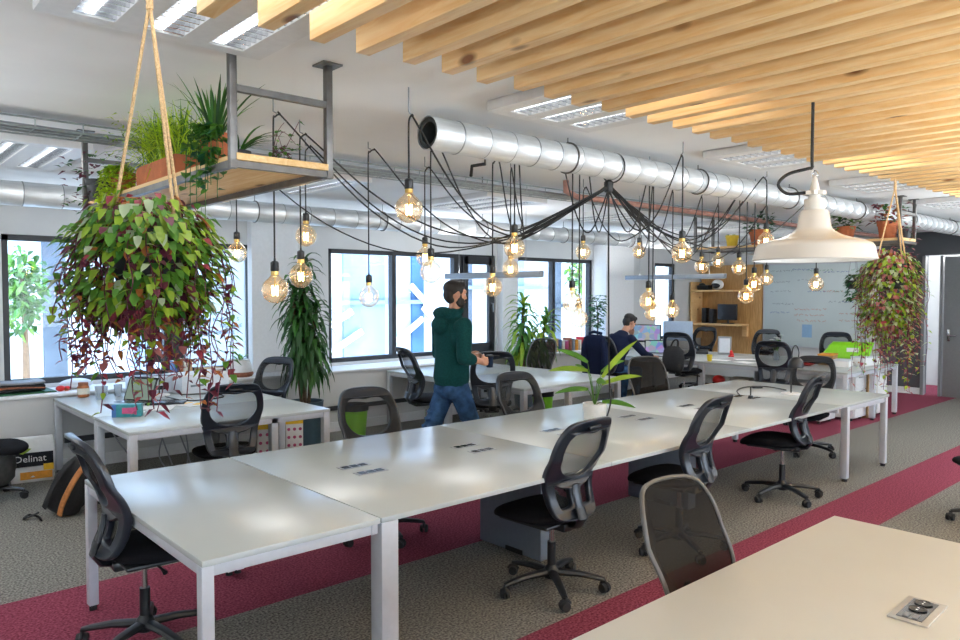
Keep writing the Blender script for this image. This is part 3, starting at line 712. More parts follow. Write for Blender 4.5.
# ------------------------------------------------------------------ bulbs on swooping cables
HUB = Vector((4.29, 3.4, 2.565))
t = thing('cable_hub', 'black cable tie cluster gathering all bulb cords under the steel duct', 'cable hub', HUB)
b = MB(); b.ball((0, 0, 0), (.035, .035, .03), 12); b.tube([(0, 0, .02), (0, 0, .01), (0, .0, -.06)], [.02, .035, .03], 10); b.build('tie', 'cable_black', t)
b = MB(); b.tube([(0, math.cos(a)*.104-.04, .108+math.sin(a)*.104) for a in [2*PI*k/24 for k in range(24)]], .005, 6, closed=True); b.build('strap', 'cable_black', t)
GL = at(528, 231, d=5.15); GR = at(648, 226, d=6.0)
def globe_meshes():
    r = .0715; b = MB(); prof = [(0.0, -r)]
    for k in range(1, 13):
        a = -PI/2 + k*(PI*.83)/12; prof.append((r*math.cos(a), r*math.sin(a)))
    prof += [(.022, .078), (.018, .088), (.0175, .098)]
    b.lathe(prof, seg=24, caps=False); g = b.build('glass_globe', 'globe_glass')
    b = MB()
    b.cyl((0, 0, .07), (0, 0, -.005), .004, seg=6)
    fil = MB(); pts = []
    for k in range(7):
        a = 2*PI*k/7; pts += [(.016*math.cos(a), .016*math.sin(a), .022), (.014*math.cos(a+.45), .014*math.sin(a+.45), -.03)]
    fil.tube(pts, .0013, 4, closed=True); fil.ball((0, 0, -.004), (.006, .006, .017), 8); f = fil.build('filament', 'filament')
    st = b.build('stem', 'brass')
    b = MB(); b.lathe([(.0, .155), (.014, .155), (.022, .148), (.023, .105), (.020, .1)], seg=16, caps=False); b.lathe([(.0, .17), (.006, .17), (.007, .153)], seg=8, caps=False); s_ = b.build('socket', 'plastic_black')
    b = MB(); b.lathe([(.0205, .104), (.0205, .082), (.017, .08)], seg=16, caps=False); c_ = b.build('collar', 'brass')
    return g, f, st, s_, c_
BULB0 = globe_meshes(); bulb_first = [True]
def bulb(px, py, dia, label, hook=None, d=None, side=None, sag=None, seed=0):
    rg = random.Random(seed*13+5)
    dd = d or .143*740/dia; p = at(px, py, d=dd)
    t = thing('pendant_bulb', label, 'pendant bulb', p, 0, 'globe bulbs on swooping black cords')
    for o in BULB0:
        if bulb_first[0]: c = o
        else: c = o.copy(); C.objects.link(c)
        c.parent = t
    bulb_first[0] = False
    zh = (hook if hook else 2.735 - .05*(seed == 3) + .03*(seed % 3 == 1))-p.z
    G = GL if (side or ('L' if p.x < HUB.x else 'R')) == 'L' else GR
    Hk = Vector((0, 0, zh)); dirg = (G-p-Hk); dirh = Vector((dirg.x, dirg.y, 0)).normalized()
    jit = Vector((rg.uniform(-.05, .05), rg.uniform(-.05, .05), rg.uniform(-.06, .04)))
    g = G-p+jit; h = HUB-p + Vector((rg.uniform(-.02, .02), rg.uniform(-.02, .02), -.02))
    near = (Vector((p.x, p.y, 0))-Vector((HUB.x, HUB.y, 0))).length
    s_ = sag if sag is not None else (.10*near + rg.uniform(.04, .22))
    pts = [Vector((0, 0, .165)), Vector((0, 0, zh*.5)), Vector((0, 0, zh-.06)), Vector((0, 0, zh-.015)) + dirh*.012, Hk + dirh*.04, Hk + dirh*.075 - Vector((0, 0, .03))]
    a = Hk + dirh*.075 - Vector((0, 0, .03))
    if near > .75:
        for q in (.3, .62): pts.append(a.lerp(g, q) - Vector((0, 0, s_*4*q*(1-q)*.8)))
        pts += [g, h]
    else:
        for q in (.3, .6): pts.append(a.lerp(h, q) - Vector((0, 0, (s_+.25)*4*q*(1-q))))
        pts.append(h)
    b = MB(); b.tube(smoothpath(pts, 6), .0052, 6); b.build('cord', 'cable_black', t)
    b = MB(); b.tube([(0, 0, ZC-p.z), (0, 0, zh+.012), tuple(dirh*.02 + Vector((0, 0, zh+.004)))], .004, 6); b.build('hook', 'steel_grey', t)
BL = [
 (275, 290, 26.5, 'globe bulb lowest left, its socket against the tall dracaena leaves, left one of two'),
 (306, 236, 21, 'globe bulb hanging highest over the tall dracaena plant'),
 (301, 276, 23.5, 'globe bulb glowing right in front of the tall dracaena crown'),
 (409, 209, 28, 'large globe bulb hanging high just left of the open duct end'),
 (369, 297, 20.5, 'globe bulb alone in front of the left pane of the middle window'),
 (425, 257, 18.5, 'globe bulb half hidden behind another one above the walking man'),
 (431, 272, 22, 'globe bulb just above and left of the walking man\'s head'),
 (237, 253, 19.5, 'globe bulb showing at the right rim of the big hanging plant'),
 (492.5, 287, 19.5, 'globe bulb right of the walking man\'s face'),
 (514.5, 248, 21.5, 'globe bulb above the end of the linear lamp by the casement window'),
 (510.5, 269, 17.8, 'globe bulb straddling the slim linear lamp behind the man'),
 (583, 252, 15.5, 'small high globe bulb over the right pane of the third window'),
 (572, 302, 20, 'globe bulb in front of the third window, upper one of a close pair'),
 (579, 318.5, 17.8, 'lowest globe bulb before the third window, under its close neighbour'),
 (639, 252, 13.2, 'tilted small globe bulb close below the gathered cords'),
 (682, 253, 20, 'globe bulb on a long cord that loops up in front of the duct'),
 (648.5, 301, 18.5, 'globe bulb above the seated man\'s head, upper one of two'),
 (652.5, 312.5, 16.5, 'globe bulb lowest above the seated man, overlapping the one above it'),
 (672, 310.5, 15, 'globe bulb in front of the narrow far window strip'),
 (701.5, 266.5, 13.8, 'small globe bulb at the left over the end of the slim lamp by the plywood'),
 (718, 261.5, 13, 'small globe bulb below the yellow pot, above the wooden wall shelves'),
 (739, 268, 14.5, 'small globe bulb before the plywood wall, right of the wooden shelf lamp end'),
 (746, 296, 15.5, 'globe bulb lowest in the group before the plywood edge'),
 (754, 284, 15.5, 'globe bulb in the middle of three at the whiteboard edge'),
 (766.5, 279, 13, 'globe bulb just under the enamel lamp rim at its left'),
 (766, 241, 14.5, 'globe bulb mostly hidden behind the enamel lamp shade, left side'),
 (816, 284, 14.6, 'single globe bulb in front of the whiteboard under the enamel lamp'),
]
DOV = {15: 5.15, 25: 6.4}
SIDE = {}
for i, (px, py, dia, lb) in enumerate(BL): bulb(px, py, dia, lb, d=DOV.get(i), seed=i)
b = MB(); foot = at(609, 421, z=.742); p0 = HUB; b.tube(smoothpath([p0, p0.lerp(foot, .35)+Vector((0, 0, -.2)), Vector((foot.x+.0, foot.y, 1.1)), foot+Vector((.02, 0, .16)), foot+Vector((-.04, 0, .02)), foot+Vector((-.10, -.02, .008)), foot+Vector((-.2, .01, .006))], 6), .0065, 6)
tag(b.build('supply_cable', 'cable_black'), 'black supply cable dropping from the cord hub to the long table', 'cable')

# ------------------------------------------------------------------ big enamel lamp
t = thing('enamel_pendant', 'large cream enamel industrial pendant lamp hanging from the slats', 'pendant lamp', at(813.5, 259.5, d=3.4)); t.scale = (.925,)*3
b = MB()
b.lathe([(.283, -.006), (.287, 0), (.284, .008), (.272, .06), (.262, .076), (.228, .090), (.18, .102), (.131, .118), (.095, .138), (.08, .155), (.066, .235), (.060, .242)], seg=48, caps=False)
b.build('lamp_shade', 'enamel', t, ang=50)
b = MB(); b.lathe([(.280, -.004), (.265, .058), (.225, .084), (.13, .11), (.07, .15), (0, .16)], seg=40, caps=False); b.build('shade_lining', 'enamel_inside', t, ang=60)
b = MB(); b.lathe([(.0, .30), (.046, .298), (.048, .29), (.048, .24), (.0, .24)], seg=24, caps=False); b.build('neck', 'enamel', t)
b = MB(); pr = []
for k in range(16): q = 2*PI*k/16; rr_ = .055 if k % 2 else .040; pr.append((rr_*math.cos(q), rr_*math.sin(q)))
b.prism(pr, .318, .338); b.lathe([(.0, .298), (.03, .298), (.026, .32), (.026, .338), (.018, .37), (.009, .41), (0, .415)], seg=16, caps=False); b.build('cap', 'enamel', t)
b = MB(); b.tube([(0, .014*math.cos(q), .42+.018*math.sin(q)) for q in [2*PI*k/12 for k in range(12)]], .0035, 6, closed=True); b.build('ring', 'chrome', t)
b = MB(); b.tube(smoothpath([(-.035, .03, .33), (-.10, .09, .325), (-.135, .12, .37), (-.10, .09, .42), (-.03, .025, .447), (-.01, .01, .455), (-.012, .01, .50), (-.012, .01, .79)], 6), .008, 8); b.build('cord', 'cable_black', t)
b = MB(); b.ball((0, 0, .075), (.035, .035, .045), 14); b.cyl((0, 0, .11), (0, 0, .15), .022); b.build('bulb', 'bulb_white', t)

# ------------------------------------------------------------------ plants
def hanging_plant(loc, label, ztop, seed, scale=1., nv=60, mass=900, group=None, warm=.5, pale=False, wide=1., tall=1., drops=(.2, .26, .32, .38, .5)):
    rg = random.Random(seed); t = thing('hanging_plant', label, 'hanging plant', loc, 0, group)
    b = MB(); b.lathe([(0, -.09), (.085, -.09), (.115, .08), (.125, .085), (.125, .1), (.11, .1), (.1, .06), (0, .06)], seg=24, caps=False); b.build('pot', 'pot_dark', t)
    b = MB(); apex = Vector((.019*scale, -.017*scale, ztop-loc[2]-.06))
    for a in (2.41, -.95, -.5):
        e = Vector((.112*math.cos(a), .112*math.sin(a), .09))
        b.tube([apex, apex.lerp(e, .5), e], .0055, 7)
    b.tube([apex-Vector((0, 0, .02)), apex+Vector((0, 0, .06))], [.012, .009], 8); b.build('rope', 'rope', t)
    L = ['leaf_lime', 'leaf_green', 'leaf_mid', 'leaf_plum', 'leaf_red', 'leaf_rust', 'leaf_pale', 'leaf_pink']
    b = MB()
    def pick(v):
        k = pick0(v)
        return rg.choice((k, k, 6, 7, 0)) if pale else k
    def pick0(v):   # greener in the heart, redder on tips and lower fringe
        q = v + rg.gauss(0, .16)
        if q < .38: return rg.choice((0, 1, 0, 1, 1, 6, 0, 3, 2, 1))
        if q < .62: return rg.choice((0, 1, 0, 3, 1, 5, 4, 0))
        if q < .85: return rg.choice((1, 0, 3, 4, 5, 7, 3))
        return rg.choice((3, 4, 4, 7, 3, 5))
    for i in range(mass):
        v = Vector((rg.gauss(0, 1), rg.gauss(0, 1), rg.gauss(.05, .95))).normalized()*(.72+.34*rg.random())
        p = Vector((v.x*.235*wide, v.y*.235*wide, .0+math.copysign(abs(v.z)**.75, v.z)*.22*tall + .22 - .22*tall))
        out = Vector((v.x, v.y, -.35+rg.uniform(-.4, .4))).normalized()
        L_ = rg.uniform(.028, .050)
        p = p*rg.uniform(.82, 1.05)
        b.leaf(p, out, L_, L_*rg.uniform(.55, .8), mi=pick(.16+.25*abs(rg.gauss(0, .4)) + (.40 if v.z > .82 else 0) + (.28 if v.z < -.55 else 0) + warm*.2), droop=.4)
    st = MB()
    for i in range(nv):
        a = rg.uniform(0, 2*PI); r0 = rg.uniform(.08, .21)*wide; drop = rg.choice(drops) * rg.uniform(.8, 1.1); sp = rg.uniform(.01, .075)*wide
        pts = [Vector((r0*math.cos(a), r0*math.sin(a), .08)), Vector(((r0+sp*.7)*math.cos(a), (r0+sp*.7)*math.sin(a), .02))]
        k = 5
        for j in range(1, k+1): pts.append(Vector(((r0+sp)*math.cos(a)+rg.uniform(-.02, .02), (r0+sp)*math.sin(a)+rg.uniform(-.02, .02), .0-drop*j/k)))
        sm = smoothpath(pts, 3); st.tube(sm, .0018, 4)
        n = int(7+drop*22)
        for j in range(n):
            f = .12+.88*j/(n-1); q = sm[min(len(sm)-1, int(f*(len(sm)-1)))]; an = rg.uniform(0, 2*PI)
            L_ = rg.uniform(.026, .05)
            b.leaf(q, (math.cos(an)+.4*math.cos(a), math.sin(an)+.4*math.sin(a), rg.uniform(-.5, .15)), L_, L_*rg.uniform(.4, .6), mi=pick(.2+f*.65*(1 if drop > .25 else .6)+warm*.15), droop=.3)
    st.build('vine', 'leaf_plum', t); b.build('foliage', L, t, smooth='leaf')
    return t
p1 = at(146, 262, d=2.4)
hanging_plant(p1, 'big green and red leaved plant hanging on ropes at upper left', 2.765, 11, 1., 90, 1900, 'rope-hung trailing plants', warm=.2, drops=(.22, .29, .34, .38, .44))
p2 = at(890, 277, d=5.7)
hanging_plant(p2, 'trailing red and green plant hanging on ropes at the right near the dark wall', 2.644, 23, 1., 60, 1800, 'rope-hung trailing plants', warm=.25, tall=1.6, pale=True, wide=.92, drops=(.5, .6, .68, .74, .8))
# small dark hanging plant beside it
p3 = at(854, 283, d=8.6); t = thing('hanging_plant', 'small dark green plant hanging on thin wires left of the right-hand trailing plant', 'hanging plant', p3)
b = MB(); b.lathe([(0, -.07), (.06, -.07), (.075, .03), (.065, .03), (0, .02)], seg=16, caps=False); b.build('pot', 'pot_dark', t)
b = MB()
for a in (0, 2.1, 4.2): b.cyl((.07*math.cos(a), .07*math.sin(a), .03), (0, 0, .52), .0025, seg=5)
b.build('wire', 'steel_grey', t)
b = MB(); rg = random.Random(4)
for i in range(130):
    a = rg.uniform(0, 2*PI); b.leaf((.05*math.cos(a), .05*math.sin(a), rg.uniform(-.2, .1)), (math.cos(a), math.sin(a), rg.uniform(-.6, .4)), rg.uniform(.05, .09), .035, mi=rg.randrange(2))
b.build('foliage', ['leaf_dark', 'leaf_teal'], t, smooth='leaf')

def dracaena(loc, label, stems, pot, seed, mats_=('leaf_mid', 'leaf_green', 'leaf_dark'), L=(.30, .46), w=.035, every=.085, bend=1.2):
    rg = random.Random(seed); t = thing('potted_dracaena', label, 'plant', loc)
    r, h, pm = pot
    b = MB(); b.lathe([(0, 0), (r*.86, 0), (r, h-.03), (r*1.02, h), (r*.94, h), (r*.9, h-.05), (0, h-.05)], seg=32, caps=False); b.build('pot', pm, t)
    b = MB(); b.lathe([(r*.91, h-.055), (0, h-.04)], seg=24, caps=False); b.build('soil', 'soil', t)
    b = MB(); lf = MB()
    for (sx, sy, zlow, ztop, n) in stems:
        top = Vector((sx, sy, ztop)); base = Vector((sx*.3, sy*.3, h-.05)); mid = base.lerp(top, .5) + Vector((rg.uniform(-.02, .02), rg.uniform(-.02, .02), 0))
        sm = smoothpath([base, mid, top], 8); b.tube(sm, [.022]*(len(sm)-3)+[.018, .014, .008], 8)
        for i in range(n):
            f = i/(n-1); z = lerp(zlow, ztop, f); q = base.lerp(top, max(0, (z-base.z)/(top.z-base.z))); q.z = z
            a = i*2.4+rg.uniform(-.3, .3); el = lerp(.15, 1.2, f**2)
            lf.strap(q, (math.cos(a)*math.cos(el), math.sin(a)*math.cos(el), math.sin(el)), rg.uniform(*L)*(1-.25*f), w*rg.uniform(.8, 1.15), bend*rg.uniform(.8, 1.3)*(1.1-.4*f), 6, mi=rg.randrange(len(mats_)))
    b.build('stem', 'bark', t); lf.build('foliage', list(mats_), t, smooth='leaf')
    return t
dracaena((4.26, 7.86, 0), 'tall dense dark green dracaena in a blue grey tub beside the left window', [(.0, .02, .80, 2.13, 150), (.10, -.08, .85, 1.6, 100), (-.12, .04, .9, 1.85, 110), (.02, .12, 1.0, 1.75, 60)], (.21, .50, 'pot_blue'), 5, ('leaf_dark', 'leaf_mid', 'leaf_dark', 'leaf_dark'), (.30, .46), .05, bend=2.2)
dracaena((8.03, 7.93, 0), 'two headed dracaena with bright leaves at the bare window desk', [(-.08, -.02, .80, 1.62, 80), (.36, -.1, .80, 1.38, 60), (.0, .12, .8, 1.2, 40)], (.19, .42, 'pot_blue'), 8, ('leaf_mid', 'leaf_green', 'leaf_lime'), (.34, .50), .062, bend=1.8)
# potted fig on the ledge
t = thing('potted_fig', 'small leafy fig in a grey pot on the window ledge near the seated man', 'plant', (10.38, 8.46, .781))
b = MB(); b.lathe([(0, 0), (.11, 0), (.15, .17), (.16, .2), (.14, .2), (.13, .16), (0, .16)], seg=24, caps=False); b.build('pot', 'pot_grey', t)
b = MB(); b.tube([(0, 0, .16), (.02, 0, .5), (-.01, .02, .85)], [.014, .011, .006], 8); b.build('stem', 'bark', t)
b = MB(); rg = random.Random(6)
for i in range(170):
    z = rg.uniform(.35, .95); a = rg.uniform(0, 2*PI); r_ = rg.uniform(.01, .12)
    b.leaf((r_*math.cos(a), r_*math.sin(a), z), (math.cos(a), math.sin(a), rg.uniform(-.3, .5)), rg.uniform(.07, .12), .06, mi=rg.randrange(3))
b.build('foliage', ['leaf_dark', 'leaf_teal', 'leaf_mid'], t, smooth='leaf')
# seedling palm on the long table
t = thing('potted_seedling', 'young palm with long bright leaves in a white pot on the long table', 'plant', (4.71, 3.86, .736))
b = MB(); b.lathe([(0, 0), (.085, 0), (.098, .125), (.098, .14), (.088, .14), (.085, .11), (0, .11)], seg=28, caps=False); b.build('pot', 'pot_white', t)
b = MB(); b.lathe([(.086, .112), (0, .122)], seg=20, caps=False); b.build('soil', 'soil', t)
b = MB(); lf = MB()
for a, L_, ru, hh in ((-.95, .36, .95, .22), (2.3, .24, .55, .34), (2.0, .30, .12, .27), (-.6, .30, .35, .16), (2.7, .26, .1, .12), (-1.1, .24, .05, .02), (-.3, .22, .5, .26), (1.2, .26, .4, .22), (-2.2, .25, .3, .18)):
    s_ = Vector((0, 0, .115)); e = Vector((.06*math.cos(a), .06*math.sin(a), .13+hh)); b.tube([s_, s_.lerp(e, .6)+Vector((0, 0, .01)), e], [.004, .003, .002], 6)
    lf.strap(e, (math.cos(a)*math.cos(ru), math.sin(a)*math.cos(ru), math.sin(ru)), L_*1.15, .058, .25, 7, mi=0 if L_ > .29 else 1, roll=.95 if math.cos(a+.73) > 0 else -.95)
b.build('stem', 'leaf_green', t); lf.build('foliage', ['leaf_lime', 'leaf_green'], t, smooth='leaf')

# ------------------------------------------------------------------ hanging shelves
def shelf(label, x0, x1, y0, y1, z):
    t = thing('hanging_shelf', label, 'shelf', ((x0+x1)/2, y0, z)); w = x1-x0; L_ = y1-y0
    b = MB(); b.box((0, L_/2, .015), (w-.02, L_, .03), bev=.003); b.build('plank', 'shelf_pine', t)
    for x in (-w/2, w/2):
        for y in (0.02, L_-.02):
            b = MB(); b.box((x, y, (ZC-z)/2-.02), (.032, .032, ZC-z+.03), bev=.002); p = b.build('post', 'raw_steel', t)
            b = MB(); b.box((x, y, ZC-z-.004), (.10, .10, .008)); b.build('foot_plate', 'raw_steel', p, smooth=False)
    for y in (.02, L_-.02):
        for z_ in (.30, -.016): b = MB(); b.box((0, y, z_), (w, .028, .028)); b.build('cross_bar', 'raw_steel', t, smooth=False)
    b = MB(); b.box((-w/2, L_/2, -.016), (.03, L_, .03)); b.box((w/2, L_/2, -.016), (.03, L_, .03)); b.build('side_rail', 'raw_steel', t, smooth=False)
    return t
shelf('plank shelf on raw steel posts hung at upper left full of pots', 1.31, 1.765, 3.0, 5.32, 2.335)
shelf('plank shelf on raw steel posts hung far right behind the enamel lamp', 8.76, 9.2, 2.95, 5.5, 2.345)
ST1, ST2 = 2.366, 2.376
def pot_on(loc, label, r, h, m, name='potted_plant'):
    t = thing(name, label, 'plant', loc); b = MB()
    b.lathe([(0, 0), (r*.72, 0), (r*.92, h*.72), (r*1.0, h*.74), (r*1.02, h), (r*.92, h), (r*.88, h*.8), (0, h*.8)], seg=24, caps=False); b.build('pot', m, t)
    return t
def tuft(t, n, h, spread, L, w, mats_, seed, shape='leaf', z0=0.):
    rg = random.Random(seed); b = MB()
    for i in range(n):
        a = rg.uniform(0, 2*PI); r_ = spread*rg.random()**.5; z = z0 + rg.random()*h
        p = Vector((r_*math.cos(a), r_*math.sin(a), z)); dr = Vector((math.cos(a), math.sin(a), rg.uniform(-.3, .8)))
        L_ = L*rg.uniform(.6, 1.1)
        b.leaf(p, dr, L_, w*L_, mi=rg.randrange(len(mats_)))
    return b.build('foliage', mats_, t, smooth='leaf')
t = pot_on((1.40, 3.42, ST1), 'spiky upright green plant in a terracotta pot on the left hanging shelf', .075, .15, 'terracotta')
b = MB(); rg = random.Random(31)
for i in range(34):
    a = rg.uniform(0, 2*PI); q = rg.uniform(.05, .6)
    b.strap((.02*math.cos(a), .02*math.sin(a), .12), (math.sin(q)*math.cos(a), math.sin(q)*math.sin(a), math.cos(q)), rg.uniform(.21, .31)+.08*q, .016, .15+q*.6, 6, mi=rg.randrange(3))
b.strap((0, 0, .12), (-.15, .35, 1), .36, .016, 1.1, 8); b.strap((0, 0, .12), (-.3, .25, 1), .36, .016, .8, 8)
b.build('foliage', ['leaf_dark', 'leaf_mid', 'leaf_green'], t, smooth='leaf')
t = pot_on((1.60, 3.62, ST1), 'dark grey pot with arching blades behind the steel post on the left shelf', .062, .125, 'pot_dark')
b = MB(); rg = random.Random(32)
for i in range(14):
    a = rg.uniform(-2.2, .2); b.strap((0, 0, .1), (.7*math.cos(a), .7*math.sin(a), .8), rg.uniform(.16, .30), .014, .7, 6, mi=rg.randrange(2))
b.build('foliage', ['leaf_mid', 'leaf_dark'], t, smooth='leaf')
# ferny asparagus in a box planter
t = thing('planter_box', 'terracotta box planter of feathery yellow green fern on the left hanging shelf', 'plant', (1.47, 4.22, ST1))
b = MB(); b.box((0, 0, .065), (.17, .62, .13), bev=.008); b.build('planter', 'terracotta', t)
b = MB(); rg = random.Random(33)
for i in range(380):
    a = rg.uniform(0, 2*PI); q = min(1.1, abs(rg.gauss(0, .5))); base = Vector((rg.uniform(-.06, .06), rg.uniform(-.28, .28), .12)); L_ = rg.uniform(.20, .32) + .10*q
    d_ = Vector((math.sin(q)*math.cos(a), math.sin(q)*math.sin(a), math.cos(q)))
    b.strap(base, d_, L_, .008, .5+q, 4, mi=rg.randrange(4))
    for k in range(7):
        f = rg.uniform(.3, 1); p = base + d_*L_*f - Vector((0, 0, .05*f*f)); aa = rg.uniform(0, 2*PI)
        b.leaf(p, (math.cos(aa), math.sin(aa), rg.uniform(-.4, .5)), rg.uniform(.022, .045), .009, mi=rg.randrange(4))
b.build('foliage', ['leaf_fern', 'leaf_lime', 'leaf_fern', 'leaf_green'], t, smooth='leaf')
# tumbling lime sedum in front of the fern
t = pot_on((1.37, 4.72, ST1), 'bright lime tumbling plant hanging over the left edge of the left shelf', .08, .12, 'terracotta')
b = MB(); rg = random.Random(34)
for i in range(60):
    a = rg.gauss(PI*1.15, .8); L_ = rg.uniform(.12, .34); pts = [Vector((0, 0, .12)), Vector((.09*math.cos(a), .12*math.sin(a), .13)), Vector((.13*math.cos(a), .2*math.sin(a), .12-L_))]
    sm = smoothpath(pts, 5)
    for k in range(16):
        q = sm[rg.randrange(2, len(sm))]; aa = rg.uniform(0, 2*PI); b.leaf(q, (math.cos(aa), math.sin(aa), rg.uniform(-.5, .5)), rg.uniform(.028, .05), .02, mi=rg.randrange(3))
b.build('foliage', ['leaf_fern', 'leaf_fern', 'leaf_lime'], t, smooth='leaf')
t = pot_on((1.36, 5.18, ST1), 'dark purple leaved plant at the far end of the left hanging shelf', .08, .13, 'pot_dark')
tuft(t, 150, .36, .22, .06, .55, ['leaf_plum', 'leaf_dark', 'leaf_mid', 'leaf_plum'], 35, z0=-.08)
# trailing ivy by the post
t = pot_on((1.35, 3.33, ST1), 'glossy green ivy trailing over the near corner of the left shelf', .04, .07, 'terracotta')
b = MB(); st = MB(); rg = random.Random(36)
for i in range(16):
    a = rg.uniform(2.5, 4.6); L_ = rg.uniform(.12, .34); r_ = rg.uniform(.05, .10)
    pts = [Vector((0, 0, .1)), Vector((r_*.6*math.cos(a), r_*.8*math.sin(a), .16)), Vector((r_*math.cos(a), r_*1.5*math.sin(a), .08)), Vector((r_*1.1*math.cos(a), r_*1.6*math.sin(a), .08-L_))]
    sm = smoothpath(pts, 5); st.tube(sm, .0016, 4)
    for k in range(13):
        q = sm[rg.randrange(2, len(sm))]; aa = rg.uniform(0, 2*PI); L2 = rg.uniform(.035, .06); b.leaf(q, (math.cos(aa), math.sin(aa), rg.uniform(-.6, .3)), L2, L2*.75, mi=rg.randrange(3))
st.build('vine', 'leaf_mid', t); b.build('foliage', ['leaf_mid', 'leaf_green', 'leaf_teal'], t, smooth='leaf')
t = pot_on((1.68, 3.42, ST1), 'small sprawling plant with reddish leaves on the right side of the left shelf', .04, .06, 'pot_dark')
b = MB(); st = MB(); rg = random.Random(37)
for i in range(8):
    a = rg.uniform(-1.6, .8); pts = [Vector((0, 0, .05)), Vector((.06*math.cos(a), .06*math.sin(a), .1+rg.uniform(0, .12))), Vector((.14*math.cos(a), .14*math.sin(a), .05+rg.uniform(-.1, .2)))]
    sm = smoothpath(pts, 5); st.tube(sm, .0015, 4)
    for k in range(6):
        q = sm[rg.randrange(2, len(sm))]; aa = rg.uniform(0, 2*PI); b.leaf(q, (math.cos(aa), math.sin(aa), rg.uniform(-.4, .3)), rg.uniform(.025, .045), .026, mi=rg.randrange(3))
st.build('vine', 'leaf_plum', t); b.build('foliage', ['leaf_green', 'leaf_plum', 'leaf_mid'], t, smooth='leaf')
# far shelf
for (x, y, lb, r, h, m_, ms, sd) in (
    (8.98, 3.62, 'broad leaved green plant in terracotta on the far right shelf, above the enamel lamp', .10, .17, 'terracotta', ['leaf_green', 'leaf_dark', 'leaf_pale'], 41),
    (8.98, 3.17, 'reddish plant in terracotta at the near end of the far right shelf', .11, .2, 'terracotta', ['leaf_plum', 'leaf_rust', 'leaf_mid', 'leaf_red'], 42),
    (9.0, 4.70, 'dark bushy plant in a terracotta pot on the far shelf beside the yellow pot', .13, .2, 'terracotta', ['leaf_dark', 'leaf_teal'], 43),
    (9.0, 5.08, 'small yellow pot on the far hanging shelf', .085, .15, 'pot_yellow', ['leaf_green'], 44)):
    t = pot_on((x, y, ST2), lb, r, h, m_); n = 110 if sd != 44 else 8
    tuft(t, n, .22 if sd != 44 else .04, .17 if sd != 44 else .05, .11 if sd < 43 else .09, .5, ms, sd, z0=h*.85)
t = pot_on((9.0, 2.99, ST2), 'purple trailing plant spilling from the near tip of the far right shelf', .06, .1, 'pot_dark')
tuft(t, 110, .62, .12, .06, .55, ['leaf_plum', 'leaf_pink', 'leaf_plum', 'leaf_dark'], 45, z0=-.42)
mat('satin_metal', (.50, .49, .47), .45, .35, var=.05)
# ------------------------------------------------------------------ cable sockets in the tops
def socket_plate(x, y, label):
    t = thing('cable_socket', label, 'desk socket', (x, y, .735), 0, 'flush sockets in the long table')
    b = MB(); b.box((0, 0, .001), (.20, .075, .003)); b.build('plate', 'steel_grey', t, smooth=False)
    b = MB()
    for k in (-1, 0, 1): b.box((k*.058, 0, .003), (.046, .05, .002))
    b.build('inset', 'screen_dark', t, smooth=False)
sx_ = [(2.375, 'nearest the end desk joint'), (3.25, 'second pair along from the end desk'), (4.12, 'just left of the potted seedling'), (5.06, 'just right of the potted seedling'), (5.94, 'by the third chair from the left'), (6.87, 'by the looped black cable')]
for x, w_ in sx_:
    for y, s_ in ((3.79, 'window side'), (3.61, 'viewer side')): socket_plate(x, y, 'dark table socket %s, %s one' % (w_, s_))
t = thing('socket_box', 'silver framed flush power socket in the cream desk', 'desk socket', (2.655, .822, .736), R(2))
b = MB(); b.box((0, 0, .002), (.225, .118, .006), bev=.0025); b.build('frame', 'satin_metal', t)
b = MB(); b.box((0.0, 0, .005), (.185, .075, .004)); b.build('inset', 'screen_dark', t, smooth=False)
for k in (0, 1):
    b = MB(); b.lathe([(.027, .009), (.022, .0085), (.02, .0065), (0, .0065)], (-.0+.062*k, 0, .002), 20, caps=False); s_ = b.build('outlet', 'plastic_black', t)
    b = MB(); b.cyl((.062*k-.009, 0, .008), (.062*k-.009, 0, .0105), .0035, seg=8); b.cyl((.062*k+.009, 0, .008), (.062*k+.009, 0, .0105), .0035, seg=8); b.build('contact', 'chrome', s_)
b = MB(); b.box((-.066, .013, .0085), (.035, .016, .002)); b.box((-.066, -.013, .0085), (.035, .016, .002)); b.build('data_port', 'steel_grey', t, smooth=False)

# desk lamp and cable on the long table
def desk_lamp(loc, label, rz, base_m, h=.30, loop=True):
    t = thing('desk_lamp', label, 'desk lamp', loc, rz)
    b = MB(); b.lathe([(0, 0), (.10, 0), (.102, .008), (.09, .016), (0, .018)], seg=28, caps=False); b.build('base', base_m, t)
    b = MB(); b.cyl((0, 0, .015), (0, 0, h), .007, seg=10); b.build('pole', 'plastic_black', t)
    b = MB()
    if loop: b.tube(smoothpath([(0, 0, h-.02), (.01, 0, h+.12), (.045, 0, h+.16), (.075, 0, h+.10), (.07, 0, h+.03)], 6), .006, 8)
    else: b.tube(smoothpath([(0, 0, h-.02), (0, 0, h+.05), (-.04, 0, h+.09)], 6), .006, 8)
    b.build('arm', 'plastic_black', t)
    hx, hz = (.045, h-.02) if loop else (-.06, h+.03)
    b = MB(); b.lathe([(.075, -.045), (.078, -.03), (.07, .02), (.045, .05), (.02, .062), (0, .064)], (hx, 0, hz), 24, caps=False); b.build('lamp_head', 'plastic_black', t)
    b = MB(); b.lathe([(.07, -.03), (.05, .02), (0, .03)], (hx, 0, hz), 20, caps=False); b.build('reflector', 'chrome', t)
desk_lamp((7.40, 3.50, .736), 'black gooseneck desk lamp on a white disc at the far end of the long table', R(-40), 'pot_white', .34)
pts = [at(741, 396, z=.745), at(737, 391, z=.745), at(743, 387.5, z=.745), at(756, 386.5, z=.745), at(770, 387, z=.745), at(786, 390, z=.745)]
